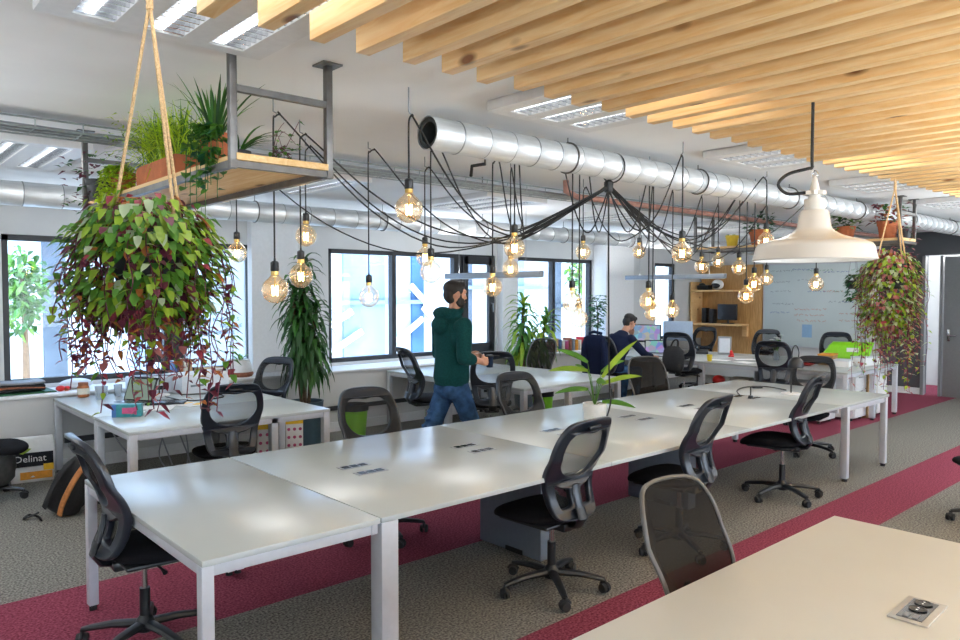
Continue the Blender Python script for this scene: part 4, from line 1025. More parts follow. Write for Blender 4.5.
b = MB(); b.tube(smoothpath(pts, 6), .006, 6); q = at(757, 387, z=.748); b.box(q, (.11, .05, .024), bev=.005, rz=-.7); tag(b.build('laptop_charger', 'cable_black'), 'black cable loop with charger brick on the long table by the desk lamp', 'cable')
t = thing('socket_plug', 'small upright black plug in a socket of the long table, left of the desk lamp', 'plug', (6.80, 3.62, .738)); b = MB(); b.cyl((0, 0, 0), (0, 0, .03), .028, .02, 12); b.build('body', 'plastic_black', t); b = MB(); b.tube([(0, 0, .028), (.0, 0, .10), (-.006, 0, .115)], .007, 8); b.build('cord', 'cable_black', t)

# ------------------------------------------------------------------ clutter on the left window desk and ledge
ZD, ZL = .736, .781
def place(px, py, z): return at(px, py, z=z)
p = Vector((1.42, 8.50, ZL)); t = thing('folded_blanket', 'folded dark striped blanket on the ledge at the left edge', 'blanket', p, R(4))
for k, m_ in enumerate(('backpack_black', 'book_mix', 'backpack_black', 'pot_grey')):
    b = MB(); rings = []
    for i in range(9):
        f = i/8; ring = []
        for j in range(16):
            a = 2*PI*j/16; ring.append(Vector(((-.24+.48*f), .15*math.copysign(abs(math.cos(a))**.5, math.cos(a)), .022+.026*k + .017*math.copysign(abs(math.sin(a))**.7, math.sin(a)) + .02*math.sin(f*3+k)*f + .012)))
        rings.append(ring)
    b.loft(rings); b.build('fold', m_, t, ang=70)
b = MB(); b.box((1.44, 8.50, ZL+.008), (.62, .38, .014), rz=R(3), bev=.003); tag(b.build('folder', 'leaf_teal'), 'thin green folder under the folded blanket on the ledge', 'folder')
b = MB(); b.ball((0, 0, .03), (.045, .03, .03), 12); b.ball((.06, .01, .025), (.035, .03, .025), 12); o = b.build('toy_pouch', 'red_plastic', loc=(1.80, 8.36, ZL)); tag(o, 'small red and yellow pouch at the corner of the green folder', 'pouch')
b = MB(); rg = random.Random(50); b.ball((0, 0, .05), (.16, .1, .055), 14); o = b.build('plastic_bag', 'box_white', loc=(1.98, 8.52, ZL)); tag(o, 'pale crumpled plastic bag on the ledge beside the brown jar', 'bag')
t = thing('spice_jar', 'brown jar with a dark lid on the window desk corner', 'jar', (1.95, 8.12, ZD)); b = MB(); b.lathe([(0, 0), (.05, 0), (.055, .02), (.055, .10), (.043, .12), (0, .12)], seg=20, caps=False); b.build('body', 'amber_jar', t); b = MB(); b.lathe([(.046, .115), (.046, .145), (0, .148)], seg=20, caps=False); b.build('lid', 'book_mix', t); b = MB(); b.lathe([(.0565, .03), (.0565, .09)], seg=20, caps=False); b.build('label_band', 'book_cream', t)
for (x, y, r, h, lb) in ((2.12, 8.05, .038, .10, 'clear drinking glass beside the brown jar'), (2.22, 7.93, .04, .12, 'clear drinking glass nearest the laptop'), (2.02, 7.82, .042, .13, 'clear drinking glass at the outer desk edge')):
    b = MB(); b.lathe([(r*.8, .004), (r, h), (r*.94, h), (r*.74, .01), (0, .01)], seg=20, caps=False); tag(b.build('drinking_glass', 'clear_plastic', loc=(x, y, ZD)), lb + ' on the window desk', 'glass')
t = thing('laptop', 'open grey laptop with greenish screen on the cluttered window desk', 'laptop', (2.12, 7.28, ZD), R(-62))
b = MB(); b.box((0, 0, .01), (.34, .24, .018), bev=.004); b.build('keyboard_base', 'steel_grey', t)
b = MB(); b.box((0, .03, .0205), (.29, .11, .003)); b.build('keyboard', 'screen_dark', t, smooth=False)
mxs = Matrix.Rotation(R(-22), 3, 'X'); b = MB(); b.box(Vector((0, .16, .125)), (.34, .012, .235), mx=mxs, bev=.003); s_ = b.build('screen_lid', 'screen_dark', t); b = MB(); b.box(Vector((0, .1525, .125)), (.31, .004, .20), mx=mxs); b.build('display', 'screen_green', s_, smooth=False)
t = thing('snack_box', 'teal printed cardboard box at the front edge of the cluttered desk', 'box', (1.92, 6.60, ZD), R(-30)); t.scale = (.84, .84, .84); b = MB(); b.box((0, 0, .062), (.27, .10, .124), bev=.003); b.build('carton', 'teal_print', t)
b = MB(); b.box((.02, -.051, .062), (.12, .003, .06)); b.box((.085, -.051, .062), (.02, .004, .08)); b.build('printed_panel', 'pink_print', t, smooth=False); b = MB(); b.box((-.115, -.0515, .062), (.04, .003, .124)); b.build('printed_stripe', 'blue_ink', t, smooth=False)
desk_lamp((2.55, 7.72, ZD), 'black desk lamp on the cluttered window desk behind the hanging plant tips', R(20), 'pot_white', .36, False)
b = MB(); b.tube(smoothpath([(2.55, 7.55, ZD+.008), (2.5, 7.25, ZD+.03), (2.62, 7.1, ZD+.008), (2.95, 7.12, ZD+.008), (3.0, 7.4, ZD+.008), (2.72, 7.58, ZD+.008)], 6), .006, 6); tag(b.build('charging_cable', 'cable_black'), 'black cable curling over the cluttered window desk', 'cable')
b = MB(); b.box((2.42, 7.12, ZD+.012), (.34, .22, .02), rz=R(-30), bev=.004); tag(b.build('tablet', 'screen_dark'), 'flat black tablet on the cluttered window desk beside the laptop', 'tablet')
for i, (x, y, rz, lb) in enumerate(((2.55, 6.92, .3, 'loose white sheet with yellow print lying by the tablet'), (2.28, 6.86, -.5, 'loose white sheet lying behind the teal box'), (2.1, 6.98, 1.1, 'loose sheet under the laptop edge'))):
    b = MB(); b.box((x, y, ZD+.002+.001*i), (.21, .297, .0015), rz=rz); tag(b.build('paper_sheet', 'paper', smooth=False), lb, 'paper')
b = MB(); b.box((2.62, 6.88, ZD+.004), (.10, .06, .003), rz=.8); b.box((2.55, 6.99, ZD+.004), (.12, .03, .003), rz=.2); tag(b.build('leaflet', 'yellow_print', smooth=False), 'small yellow printed leaflet on the cluttered window desk', 'leaflet')
t = thing('white_box', 'long white cardboard box on the cluttered window desk behind the oval backed chair', 'box', (2.98, 7.82, ZD), R(6)); b = MB(); b.box((0, 0, .09), (.52, .36, .18), bev=.006); b.build('carton', 'box_white', t); b = MB(); b.box((0, 0, .186), (.535, .375, .016), bev=.004); b.build('lid', 'paper', t); b = MB(); b.box((-.1, -.1815, .08), (.14, .003, .02)); b.build('print', 'grey_ink', t, smooth=False)
t = thing('printer', 'grey white printer box behind the desk lamp on the cluttered desk', 'printer', (2.55, 8.02, ZD), R(-4)); b = MB(); b.box((0, 0, .085), (.40, .30, .17), bev=.012); b.build('body', 'box_white', t); b = MB(); b.box((0, -.152, .06), (.26, .008, .04)); b.build('paper_slot', 'screen_dark', t, smooth=False); b = MB(); b.box((0, .02, .174), (.30, .18, .01), bev=.003); b.build('lid', 'pot_grey', t)
zz = ZL
for i, (m_, h, lb) in enumerate((('book_cream', .05, 'thick pale book at the bottom of the ledge stack'), ('book_mix', .045, 'reddish brown book in the middle of the ledge stack'), ('book_tan', .03, 'thin tan book on top of the ledge stack'))):
    t = thing('book', lb, 'book', (3.35+.01*i, 8.50, zz), R(3+5*i), 'books stacked on the ledge'); b = MB(); b.box((0, 0, h/2), (.26, .19, h), bev=.003); b.build('cover', m_, t); b = MB(); b.box((0, -.003, h/2), (.25, .19, h*.72)); b.build('pages', 'paper', t, smooth=False); zz += h
for i, (m_, x, h) in enumerate((('book_blue', 2.98, .22), ('book_mix', 3.03, .25), ('book_cream', 3.08, .21), ('book_tan', 3.13, .24))):
    t = thing('book', ['dark blue', 'red brown', 'cream', 'tan'][i] + ' book standing upright in the short row on the ledge by the mullion', 'book', (x, 8.52, ZL), R(2*i-3), 'books standing on the ledge'); b = MB(); b.box((0, 0, h/2), (.042, .17, h), bev=.003); b.build('cover', m_, t); b = MB(); b.box((0, .004, h/2+.002), (.034, .166, h)); b.build('pages', 'paper', t, smooth=False)
t = thing('sack_planter', 'whitish cloth sack planter with a sprig of leaves on the ledge', 'plant', (3.72, 8.46, ZL)); b = MB(); b.lathe([(0, 0), (.13, 0), (.155, .06), (.14, .14), (.12, .19), (.13, .2), (.1, .17), (0, .16)], seg=18, caps=False); b.build('sack', 'pot_white', t)
b = MB(); b.lathe([(.145, .0), (.165, .03), (.15, .06)], seg=18, caps=False); b.build('tray', 'book_mix', t)
b = MB(); rg = random.Random(51); [b.leaf((.02*math.cos(a), .02*math.sin(a), .18), (math.cos(a), math.sin(a), 1.2), .16, .04, mi=0) for a in (0, 1.1, 2.2, 3.4, 4.6, 5.4)]; b.build('foliage', ['leaf_green'], t, smooth='leaf')
# under the cluttered desk
def carton(loc, label, w, d_, h, seed, rz):
    t = thing('drink_carton', label, 'carton', loc, rz); b = MB(); b.box((0, 0, h/2), (w, d_, h), bev=.004); b.build('carton', 'paper', t)
    b = MB(); b.box((0, -d_/2-.001, h-.05), (w*1.005, .004, .075)); b.build('printed_band', 'yellow_print', t, smooth=False); b = MB()
    for i in range(3):
        for j in range(5): b.cyl((-w/2+w*(i+.5)/3, -d_/2-.001, h-.14-.08*j), (-w/2+w*(i+.5)/3, -d_/2-.003, h-.14-.08*j), .016, seg=10)
    b.build('printed_dots', 'pink_print', t, smooth=False); b = MB(); b.box((0, 0, h+.01), (w*.8, d_*.5, .03), bev=.01); b.build('flap', 'backpack_black', t)
carton((3.22, 6.72, 0), 'patterned white carton with yellow band under the window desk, left of the desk leg', .19, .16, .55, 1, R(-20))
carton((3.55, 6.80, 0), 'patterned white carton with yellow band right of the desk leg by the tub', .17, .15, .55, 2, R(-20))
b = MB(); rg = random.Random(52)
for k in range(7):
    x0 = 2.1+.1*k; b.tube(smoothpath([(x0, 7.6+rg.uniform(-.2, .2), .70), (x0+rg.uniform(-.05, .1), 7.55, .45), (x0+rg.uniform(-.1, .15), 7.4, .18), (x0+rg.uniform(-.2, .25), 7.2+rg.uniform(-.2, .2), .012), (x0+rg.uniform(.1, .5), 7.0+rg.uniform(-.2, .2), .012)], 5), .007, 6)
tag(b.build('cable_tangle', 'cable_grey'), 'tangle of grey and black cables hanging under the cluttered window desk', 'cables', kind='stuff')
# coffee pouch bag with lettering, plastic bag and backpack at the left
t = thing('coffee_bag', 'white printed bag lettered Delinat standing against the ledge wall', 'bag', (1.47, 8.0, 0), R(-8))
b = MB(); b.loft([[Vector((sx*w, sy*d_, z)) for sx, sy in ((-1, -1), (0, -1.15), (1, -1), (1, 1), (0, 1.1), (-1, 1))] for w, d_, z in ((.17, .06, 0), (.18, .075, .05), (.18, .06, .25), (.175, .02, .40), (.17, .008, .42))]); b.build('bag_body', 'paper', t, ang=60)
fy = -.082
b = MB(); b.box((.0, fy, .215), (.34, .004, .13)); b.build('dark_band', 'screen_dark', t, smooth=False)
b = MB(); [b.leaf((-.12, fy-.004, .285), (math.cos(a), -.05, math.sin(a)), .12, .05, 0, 0, Vector((0, -1, 0))) for a in (.3, 1., 1.7, 2.4, 3.0)]; b.build('printed_leaf', ['leaf_lime'], t, smooth='leaf')
b = MB(); b.box((.03, fy-.001, .065), (.26, .004, .07)); b.build('printed_fruit', 'orange_print', t, smooth=False)
b = MB(); b.box((.13, fy-.0025, .135), (.085, .004, .06)); b.build('printed_patch', 'yellow_print', t, smooth=False)
text_mesh('Delinat', .088, Matrix.Translation((-.145, fy-.006, .195)) @ Matrix.Rotation(PI/2, 4, 'X'), 'paper', 'lettering', t)
t = thing('plastic_bag', 'grey crumpled plastic bag hanging below the seat of the left edge chair', 'bag', (1.10, 7.42, .13)); t.scale = (.78, .78, .95); rg = random.Random(53)
b = MB(); b.loft([[Vector((rx*math.cos(2*PI*k/20)*(1+.08*math.sin(k*3.1+z*30)), ry*math.sin(2*PI*k/20)*(1+.08*math.cos(k*2.3+z*22)), z)) for k in range(20)] for rx, ry, z in ((.10, .08, 0), (.16, .13, .06), (.18, .15, .16), (.165, .14, .26), (.15, .12, .31))]); b.build('bag_body', 'plastic_bag', t, ang=80)
t = thing('backpack', 'black backpack with a tan strap leaning on the floor behind the left end desk', 'backpack', at(58, 514, z=0), R(-41))
mt = Matrix.Rotation(R(27), 3, 'Y')
def rrect(rx, ry, z, n=20, dx=0, dy=0): return [mt @ Vector((dx+rx*math.copysign(abs(math.cos(2*PI*k/n))**.6, math.cos(2*PI*k/n)), dy+ry*math.copysign(abs(math.sin(2*PI*k/n))**.6, math.sin(2*PI*k/n)), z)) for k in range(n)]
b = MB(); b.loft([rrect(rx, ry, z) for rx, ry, z in ((.10, .07, .035), (.13, .095, .07), (.135, .10, .25), (.12, .09, .40), (.08, .06, .49), (.03, .03, .515))]); b.build('pack_body', 'backpack_black', t, ang=80)
b = MB(); b.loft([rrect(rx, ry, z, 16, .01, .09) for rx, ry, z in ((.08, .03, .06), (.11, .05, .10), (.11, .05, .24), (.08, .03, .29))]); b.build('front_pocket', 'backpack_black', t, ang=80)
for x_, m_ in ((.045, 'backpack_tan'), (-.075, 'backpack_black')):
    b = MB(); b.tube(smoothpath([mt @ Vector((x_*.8, -.06, .47)), mt @ Vector((x_, -.135, .36)), mt @ Vector((x_, -.14, .18)), mt @ Vector((x_*1.1, -.10, .05))], 6), .026, 8, sx=1., sy=.45, up=(1, 0, 0)); b.build('shoulder_strap', m_, t)
b = MB(); b.tube(smoothpath([mt @ Vector((-.04, -.02, .50)), mt @ Vector((-.03, -.03, .56)), mt @ Vector((.02, -.03, .56)), mt @ Vector((.03, -.02, .50))], 5), .010, 6); b.build('grab_handle', 'backpack_black', t)
b = MB(); b.tube(smoothpath([(-.08, -.12, .05), (-.17, -.16, .012), (-.20, -.06, .012), (-.10, -.10, .012), (-.02, -.2, .012)], 6), .014, 6, sx=1, sy=.5); b.build('webbing', 'backpack_black', t)

# bins
def bin_(loc, label, r, h):
    t = thing('waste_bin', label, 'waste bin', loc); b = MB(); b.lathe([(0, 0), (r*.78, 0), (r, h), (r*1.04, h), (r*1.04, h-.015), (r*.95, h-.02), (r*.74, .015), (0, .015)], seg=28, caps=False); b.build('bucket', 'lime_plastic', t)
    b = MB(); b.lathe([(r*1.05, h-.06), (r*1.07, h+.012), (r*.94, h+.015), (r*.9, h-.12), (0, h-.14)], seg=24, caps=False); b.build('liner', 'backpack_black', t)
bin_((7.12, 6.72, 0), 'lime green waste bin with black liner under the bare window desk', .14, .47)
bin_((4.66, 7.42, 0), 'lime green waste bin seen through the back of the chair by the blue tub', .155, .46)

# things on the back desk
p = Vector((10.9, 7.62, ZD)); t = thing('computer_screen', 'black monitor with colourful picture facing the seated man', 'monitor', (10.72, 7.66, ZD), R(122))
b = MB(); b.box((0, 0, .012), (.24, .18, .016), bev=.004); b.cyl((0, 0, .01), (0, .0, .22), .02); b.build('stand', 'screen_dark', t); b = MB(); b.box((0, 0, .33), (.52, .035, .31), bev=.006); b.build('bezel', 'screen_dark', t); b = MB(); b.box((0, .0195, .34), (.48, .003, .26)); b.build('display', 'screen_photo', t, smooth=False)
t = thing('laptop', 'open laptop on the back desk in front of the seated man', 'laptop', (10.36, 7.24, ZD), R(118)); b = MB(); b.box((0, 0, .01), (.34, .24, .018), bev=.004); b.build('keyboard_base', 'steel_grey', t); mxs = Matrix.Rotation(R(18), 3, 'X'); b = MB(); b.box(Vector((0, -.155, .125)), (.34, .012, .235), mx=mxs, bev=.003); s_ = b.build('screen_lid', 'screen_dark', t); b = MB(); b.box(Vector((0, -.1475, .128)), (.31, .004, .20), mx=mxs); b.build('display', 'screen_photo', s_, smooth=False)
t = thing('monitor', 'bluish grey back of a monitor beside the headrest chair on the back desk', 'monitor', (11.15, 7.30, ZD), R(-62)); b = MB(); b.box((0, 0, .012), (.24, .2, .016), bev=.004); b.cyl((0, 0, .01), (0, 0, .24), .022); b.build('stand', 'steel_grey', t); b = MB(); b.box((0, 0, .37), (.50, .045, .34), bev=.012); b.build('bezel', 'monitor_grey', t); b = MB(); b.box((0, .024, .37), (.46, .003, .28)); b.build('display', 'screen_dark', t, smooth=False)
t = thing('photo_frame', 'small grey framed picture standing on the back desk before the plywood wall', 'picture frame', (11.35, 6.52, ZD), R(-62)); b = MB(); b.box((0, 0, .15), (.22, .03, .30), mx=Matrix.Rotation(R(-10), 3, 'X')); b.build('frame', 'steel_grey', t, smooth=False); b = MB(); b.box((0, -.018, .15), (.17, .004, .24), mx=Matrix.Rotation(R(-10), 3, 'X')); b.build('picture', 'box_white', t, smooth=False)
t = thing('flower_vase', 'white flowers in a small vase on the back desk', 'flowers', (10.95, 5.42, ZD)); b = MB(); b.lathe([(0, 0), (.04, 0), (.055, .06), (.03, .13), (.035, .15), (.02, .14), (0, .1)], seg=18, caps=False); b.build('vase', 'clear_plastic', t)
b = MB(); rg = random.Random(60)
for k in range(9):
    a = rg.uniform(0, 2*PI); q = rg.uniform(.02, .10); h = rg.uniform(.28, .40); c = Vector((q*math.cos(a), q*math.sin(a), h)); b.tube([(0, 0, .1), c*.6, c], .003, 5)
    for j in range(6): b.leaf(c, (math.cos(j*1.05), math.sin(j*1.05), .3), .05, .035, 1)
b.build('flower', ['leaf_green', 'paper'], t, smooth='leaf')
t = thing('serving_dish', 'round dark red dish on the back desk seen through a chair back', 'dish', (10.45, 4.72, ZD)); b = MB(); b.lathe([(0, .0), (.05, 0), (.11, .03), (.12, .07), (.11, .075), (.09, .03), (0, .025)], seg=24, caps=False); b.build('bowl', 'red_plastic', t); b = MB(); b.ball((.03, .02, .07), .04, 10); b.ball((-.04, 0, .07), .04, 10); b.ball((0, -.04, .075), .038, 10); b.build('fruit', 'pink_print', t)
t = thing('storage_box', 'orange brown box behind the red dish on the back desk', 'box', (10.9, 4.62, ZD), R(10)); b = MB(); b.box((0, 0, .07), (.3, .2, .14), bev=.004); b.build('carton', 'cardboard', t); b = MB(); b.box((0, 0, .145), (.31, .21, .02), bev=.003); b.build('lid', 'orange_print', t)
t = thing('tote_bag', 'lime green shopping bag lying on the back desk before the whiteboard', 'bag', (11.45, 4.62, ZD), R(-64)); b = MB()
b.loft([[Vector((sx*w+sh, sy*d_, z)) for sx, sy in ((-1, -1), (1, -1), (1, 1), (-1, 1))] for w, d_, z, sh in ((.30, .12, 0, 0), (.31, .12, .10, .02), (.29, .09, .24, .09), (.27, .05, .30, .13))]); b.build('bag_body', 'lime_plastic', t, ang=60); b = MB(); b.box((.11, -.108, .19), (.16, .006, .06), mx=Matrix.Rotation(R(-12), 3, 'X')); b.build('printed_panel', 'paper', t, smooth=False)
for i, (x, y, w, d_, h, rz, lb) in enumerate(((10.75, 4.35, .32, .22, .09, 12, 'low white open box at the near end of the back desk'), (11.1, 4.22, .26, .2, .12, -8, 'white box at the desk end corner under the trailing plant'), (11.45, 4.2, .24, .18, .10, 5, 'white box at the outermost corner of the back desk'))):
    t = thing('white_box', lb, 'box', (x, y, ZD), R(rz)); b = MB(); b.box((0, 0, h/2), (w, d_, h), bev=.004); b.build('carton', 'paper', t); b = MB(); b.box((0, 0, h), (w*1.03, d_*1.03, .014), bev=.003); b.build('lid', 'box_white', t)
for i, (x, y, rz, lb) in enumerate(((10.3, 6.0, .2, 'white sheet on the back desk left of the yellow cup'), (10.25, 5.55, -.3, 'white sheet on the back desk behind the red dish chair'), (10.7, 5.8, .8, 'white sheet in the middle of the back desk'))):
    b = MB(); b.box((x, y, ZD+.002), (.21, .297, .002), rz=rz); tag(b.build('paper_sheet', 'paper', smooth=False), lb, 'paper')
b = MB(); b.lathe([(0, 0), (.032, 0), (.042, .10), (.036, .10), (0, .012)], seg=18, caps=False); tag(b.build('paper_cup', 'pot_yellow', loc=(10.05, 6.02, ZD)), 'yellow cup at the front edge of the back desk', 'cup')
b = MB(); b.lathe([(0, 0), (.045, 0), (.05, .015), (.02, .03), (.025, .09), (0, .11)], seg=16, caps=False); b.ball((.07, .03, .03), (.05, .03, .03), 10); tag(b.build('stapler', 'red_plastic', loc=(11.0, 6.2, ZD)), 'red stationery piece on the back desk before the plywood', 'stapler')
t = thing('desk_phone', 'black phone on the back desk beside the grey picture frame', 'phone', (11.2, 6.85, ZD), R(-60)); b = MB(); b.box((0, 0, .03), (.2, .2, .05), bev=.012, mx=Matrix.Rotation(R(12), 3, 'X')); b.build('body', 'plastic_black', t); b = MB(); b.tube([(-.07, -.09, .075), (-.07, -.05, .09), (-.07, .05, .10), (-.07, .09, .095)], [.026, .017, .017, .026], 10); b.build('handset', 'screen_dark', t)
t = thing('keyboard', 'grey keyboard on the back desk before the seated man', 'keyboard', (10.18, 6.93, ZD), R(88)); b = MB(); b.box((0, 0, .01), (.42, .14, .016), bev=.004); b.build('case', 'pot_grey', t); b = MB(); [b.box((-.18+.03*i, -.045+.03*j, .02), (.024, .024, .006)) for i in range(13) for j in range(4)]; b.build('keys', 'box_white', t, smooth=False)
# red ball shaped helmet and boxes under the back desk
t = thing('helmet', 'red helmet on a box under the back desk', 'helmet', (10.2, 5.95, .38)); t.scale = (.7, .7, .7); b = MB(); b.ball((0, 0, .09), (.12, .14, .11), 18); b.build('shell', 'red_plastic', t); b = MB(); b.lathe([(.125, .02), (.135, .03), (.125, .045)], seg=24, caps=False); b.build('rim', 'screen_dark', t)
for i, (x, y, w, d_, h, m_, lb) in enumerate(((10.2, 5.95, .34, .3, .38, 'cardboard', 'brown box under the back desk carrying the red helmet'), (10.45, 5.4, .4, .3, .3, 'cardboard', 'brown carton under the back desk right of the helmet'), (10.7, 5.85, .3, .3, .45, 'book_cream', 'cream carton under the back desk behind the helmet'))):
    t = thing('storage_box', lb, 'box', (x, y, 0), R(8*i)); b = MB(); b.box((0, 0, h/2), (w, d_, h), bev=.004); b.build('carton', m_, t); b = MB(); b.box((0, -d_/2, h*.5), (w*.5, .004, .05)); b.build('tape', 'beige_panel', t, smooth=False)
# pedestals at the near end of the back desk
def pedestal(x, y, w, d_, h, label, m_='paper'):
    t = thing('drawer_pedestal', label, 'drawer unit', (x, y, 0)); b = MB(); b.box((0, 0, .04+h/2), (w, d_, h), bev=.004); b.build('cabinet', m_, t)
    for k in range(3):
        b = MB(); b.box((0, -d_/2-.008, .04+h*(k+.5)/3), (w-.02, .016, h/3-.012), bev=.002); d2 = b.build('drawer', m_, t); b = MB(); b.box((0, -d_/2-.02, .04+h*(k+.9)/3), (.12, .01, .012)); b.build('handle', 'steel_grey', d2, smooth=False)
    b = MB()
    for sx in (-1, 1):
        for sy in (-1, 1): b.cyl((sx*(w/2-.05), sy*(d_/2-.05), .0), (sx*(w/2-.05), sy*(d_/2-.05), .045), .02, seg=10)
    b.build('caster', 'rubber', t)
pedestal(10.22, 4.62, .42, .6, .50, 'low white drawer pedestal at the outer left end under the back desk', 'paper')
pedestal(10.76, 4.42, .40, .6, .58, 'white drawer pedestal left of the tall cardboard box under the back desk', 'paper')
pedestal(11.43, 4.38, .36, .6, .60, 'white drawer pedestal right of the tall cardboard box under the back desk', 'paper')
t = thing('cardboard_box', 'tall brown cardboard box between the white pedestals under the back desk', 'box', (11.1, 4.26, 0)); b = MB(); b.box((0, 0, .31), (.22, .34, .62), bev=.004); b.build('carton', 'cardboard', t); b = MB(); b.box((0, -.171, .31), (.045, .003, .62)); b.build('tape', 'book_tan', t, smooth=False)
b = MB(); b.box((9.55, 4.3, .27), (.46, .34, .54), bev=.005)
# ------------------------------------------------------------------ far wall: whiteboard, plywood shelves
b.bm.free()
t = thing('whiteboard', 'large whiteboard with faint coloured scribbles on the far wall', 'whiteboard', (X1-.023, 6.35, 1.5))
b = MB(); b.box((0, 0, .02), (.03, 1.96, 1.60), bev=.003); b.build('board', 'whiteboard', t)
b = MB(); b.box((0, .985, .02), (.04, .02, 1.62)); b.box((0, -.985, .02), (.04, .02, 1.62)); b.box((0, 0, .83), (.04, 1.98, .02)); b.box((0, 0, -.79), (.04, 1.98, .02)); b.build('rim', 'steel_white', t, smooth=False)
rg = random.Random(70)
for m_, rows in (('grey_ink', ((.85, .70, .5), (.85, .48, .35), (.85, .30, .4), (.80, .05, .4), (.3, .52, .45), (-.3, .1, .5))), ('blue_ink', ((.4, .72, .5), (-.2, .66, .5), (.1, .30, .35), (-.62, .58, .35), (-.55, .1, .3), (.85, -.12, .4))), ('red_ink', ((.35, -.05, .6), (.35, -.16, .55), (.3, -.27, .5), (-.5, -.12, .5), (-.5, -.25, .45), (-.2, .30, .4))), ('green_ink', ((.1, .70, .5), (-.7, .70, .3), (-.4, .30, .4)))):
    b = MB()
    for y, z, L_ in rows:
        x = 0; 
        while x < L_:
            w = rg.uniform(.03, .09); n = max(4, int(w/.012)); pts = [(-.0175, y-x-w*k/n, z+rg.uniform(-.02, .02)) for k in range(n+1)]
            b.tube(pts, .0035, 4); x += w+rg.uniform(.015, .04)
    b.build('writing', m_, t, smooth=False)
b = MB(); b.box((-.018, .10, -.47), (.006, .19, .25)); b.build('blue_sheet', 'blue_sticker', t, smooth=False)
t = thing('wall_shelf_unit', 'plywood wall panel with two wooden shelves at the far wall', 'shelf', (X1-.03, 8.06, 0))
b = MB(); b.box((0, 0, 1.32), (.05, 1.38, 2.05)); b.build('back_panel', 'plywood', t, smooth=False)
for z, ya, yb in ((1.81, .69, -.33), (1.11, .69, -.42)):
    b = MB(); b.box((-.24, (ya+yb)/2, z), (.44, abs(ya-yb), .035), bev=.003); b.build('shelf_board', 'shelf_pine', t)
b = MB(); b.box((-.24, .675, 1.4), (.44, .025, 1.2)); b.build('side_panel', 'shelf_pine', t, smooth=False)
b = MB(); b.box((-.06, -.36, .98), (.08, .10, .22)); b.build('bracket', 'shelf_pine', t, smooth=False)
for y, w, h, lb in ((8.52, .10, .32, 'narrow black speaker on the lower wooden wall shelf, left'), (8.35, .10, .30, 'narrow black speaker on the lower wooden wall shelf, beside the black screen')):
    t = thing('speaker', lb, 'speaker', (14.05, y, 1.129)); b = MB(); b.box((0, 0, h/2), (.16, w, h), bev=.008); b.build('cabinet', 'plastic_black', t); b = MB(); b.lathe([(.035, 0), (.03, .006), (0, .003)], (-.081, 0, h*.35), 16, caps=False, mx=Matrix.Rotation(-PI/2, 3, 'Y')); b.build('cone', 'rubber', t)
t = thing('monitor', 'black monitor standing on the lower wooden wall shelf', 'monitor', (14.03, 8.0, 1.129)); b = MB(); b.box((0, 0, .008), (.16, .22, .014)); b.cyl((.02, 0, 0), (.02, 0, .2), .02); b.build('stand', 'plastic_black', t); b = MB(); b.box((-.01, 0, .24), (.035, .44, .33), bev=.006); b.build('bezel', 'plastic_black', t); b = MB(); b.box((-.0285, 0, .245), (.004, .41, .29)); b.build('display', 'screen_dark', t, smooth=False)
t = thing('headset', 'white and black helmet shaped headset on the upper wooden wall shelf', 'headset', (14.05, 8.25, 1.829)); b = MB(); b.ball((0, 0, .11), (.11, .13, .11), 18); b.build('shell', 'paper', t); b = MB(); b.ball((-.07, .0, .09), (.06, .10, .06), 14); b.build('visor', 'screen_dark', t)
b = MB(); b.box((0, 0, .05), (.2, .26, .10), bev=.02); b.ball((-.02, .05, .1), (.07, .07, .05), 12); tag(b.build('camera_case', 'plastic_black', loc=(14.05, 8.55, 1.829)), 'black camera case on the upper wooden wall shelf', 'case')
# books along the ledge by the third window
cols = ['book_mix', 'book_tan', 'book_blue', 'book_cream', 'pink_print', 'book_mix', 'grey_ink', 'orange_print', 'book_cream', 'red_plastic']
nm = ['brown', 'tan', 'dark blue', 'cream', 'plum', 'chestnut', 'slate', 'orange', 'off white', 'red']
for i in range(10):
    h = .17+.05*((i*7) % 4)/3; t = thing('book', nm[i] + ' book standing on the ledge by the third window near the fig', 'book', (9.15+.085*i, 8.46, ZL), R(90+(i*5) % 7-3), 'books under the third window'); t.rotation_euler.z = R((i*5) % 7-3)
    b = MB(); b.box((0, 0, h/2), (.05, .16, h), bev=.003); b.build('cover', cols[i], t); b = MB(); b.box((0, .004, h/2+.002), (.04, .155, h)); b.build('pages', 'paper', t, smooth=False)

# ------------------------------------------------------------------ jacket and backpack on chairs
t = thing('jacket', 'dark navy jacket draped over the seated man\'s chair back', 'jacket', (8.83, 7.15, 0))
b = MB(); rings = []
for z, rx, ry in ((.46, .05, .16), (.55, .075, .18), (.75, .08, .19), (.95, .08, .195), (1.06, .075, .19), (1.115, .055, .17), (1.14, .025, .12)):
    rings.append([Vector((-.0+rx*math.copysign(abs(math.cos(2*PI*k/28))**.7, math.cos(2*PI*k/28))*(1+.10*math.sin(k*2.1)) - .10*((z-.5)/.6 if z > .5 else 0), ry*math.copysign(abs(math.sin(2*PI*k/28))**.7, math.sin(2*PI*k/28)), z)) for k in range(28)])
b.loft(rings); b.build('jacket_body', 'navy_knit', t, ang=80)
for s_ in (-1, 1):
    b = MB(); b.tube(smoothpath([(-.11, s_*.15, 1.09), (-.13, s_*.19, .95), (-.12, s_*.20, .72), (-.09, s_*.19, .52)], 5), [.045]*8+[.05]*7+[.045], 10); b.build('sleeve', 'navy_knit', t)
b = MB(); b.tube([(-.10, -.12, 1.16), (-.13, 0, 1.185), (-.10, .12, 1.16)], .022, 8); b.build('collar', 'denim_dark', t)
t = thing('backpack', 'black backpack hanging on the back of a chair at the back desk', 'backpack', (9.42, 6.24, .60), R(8))
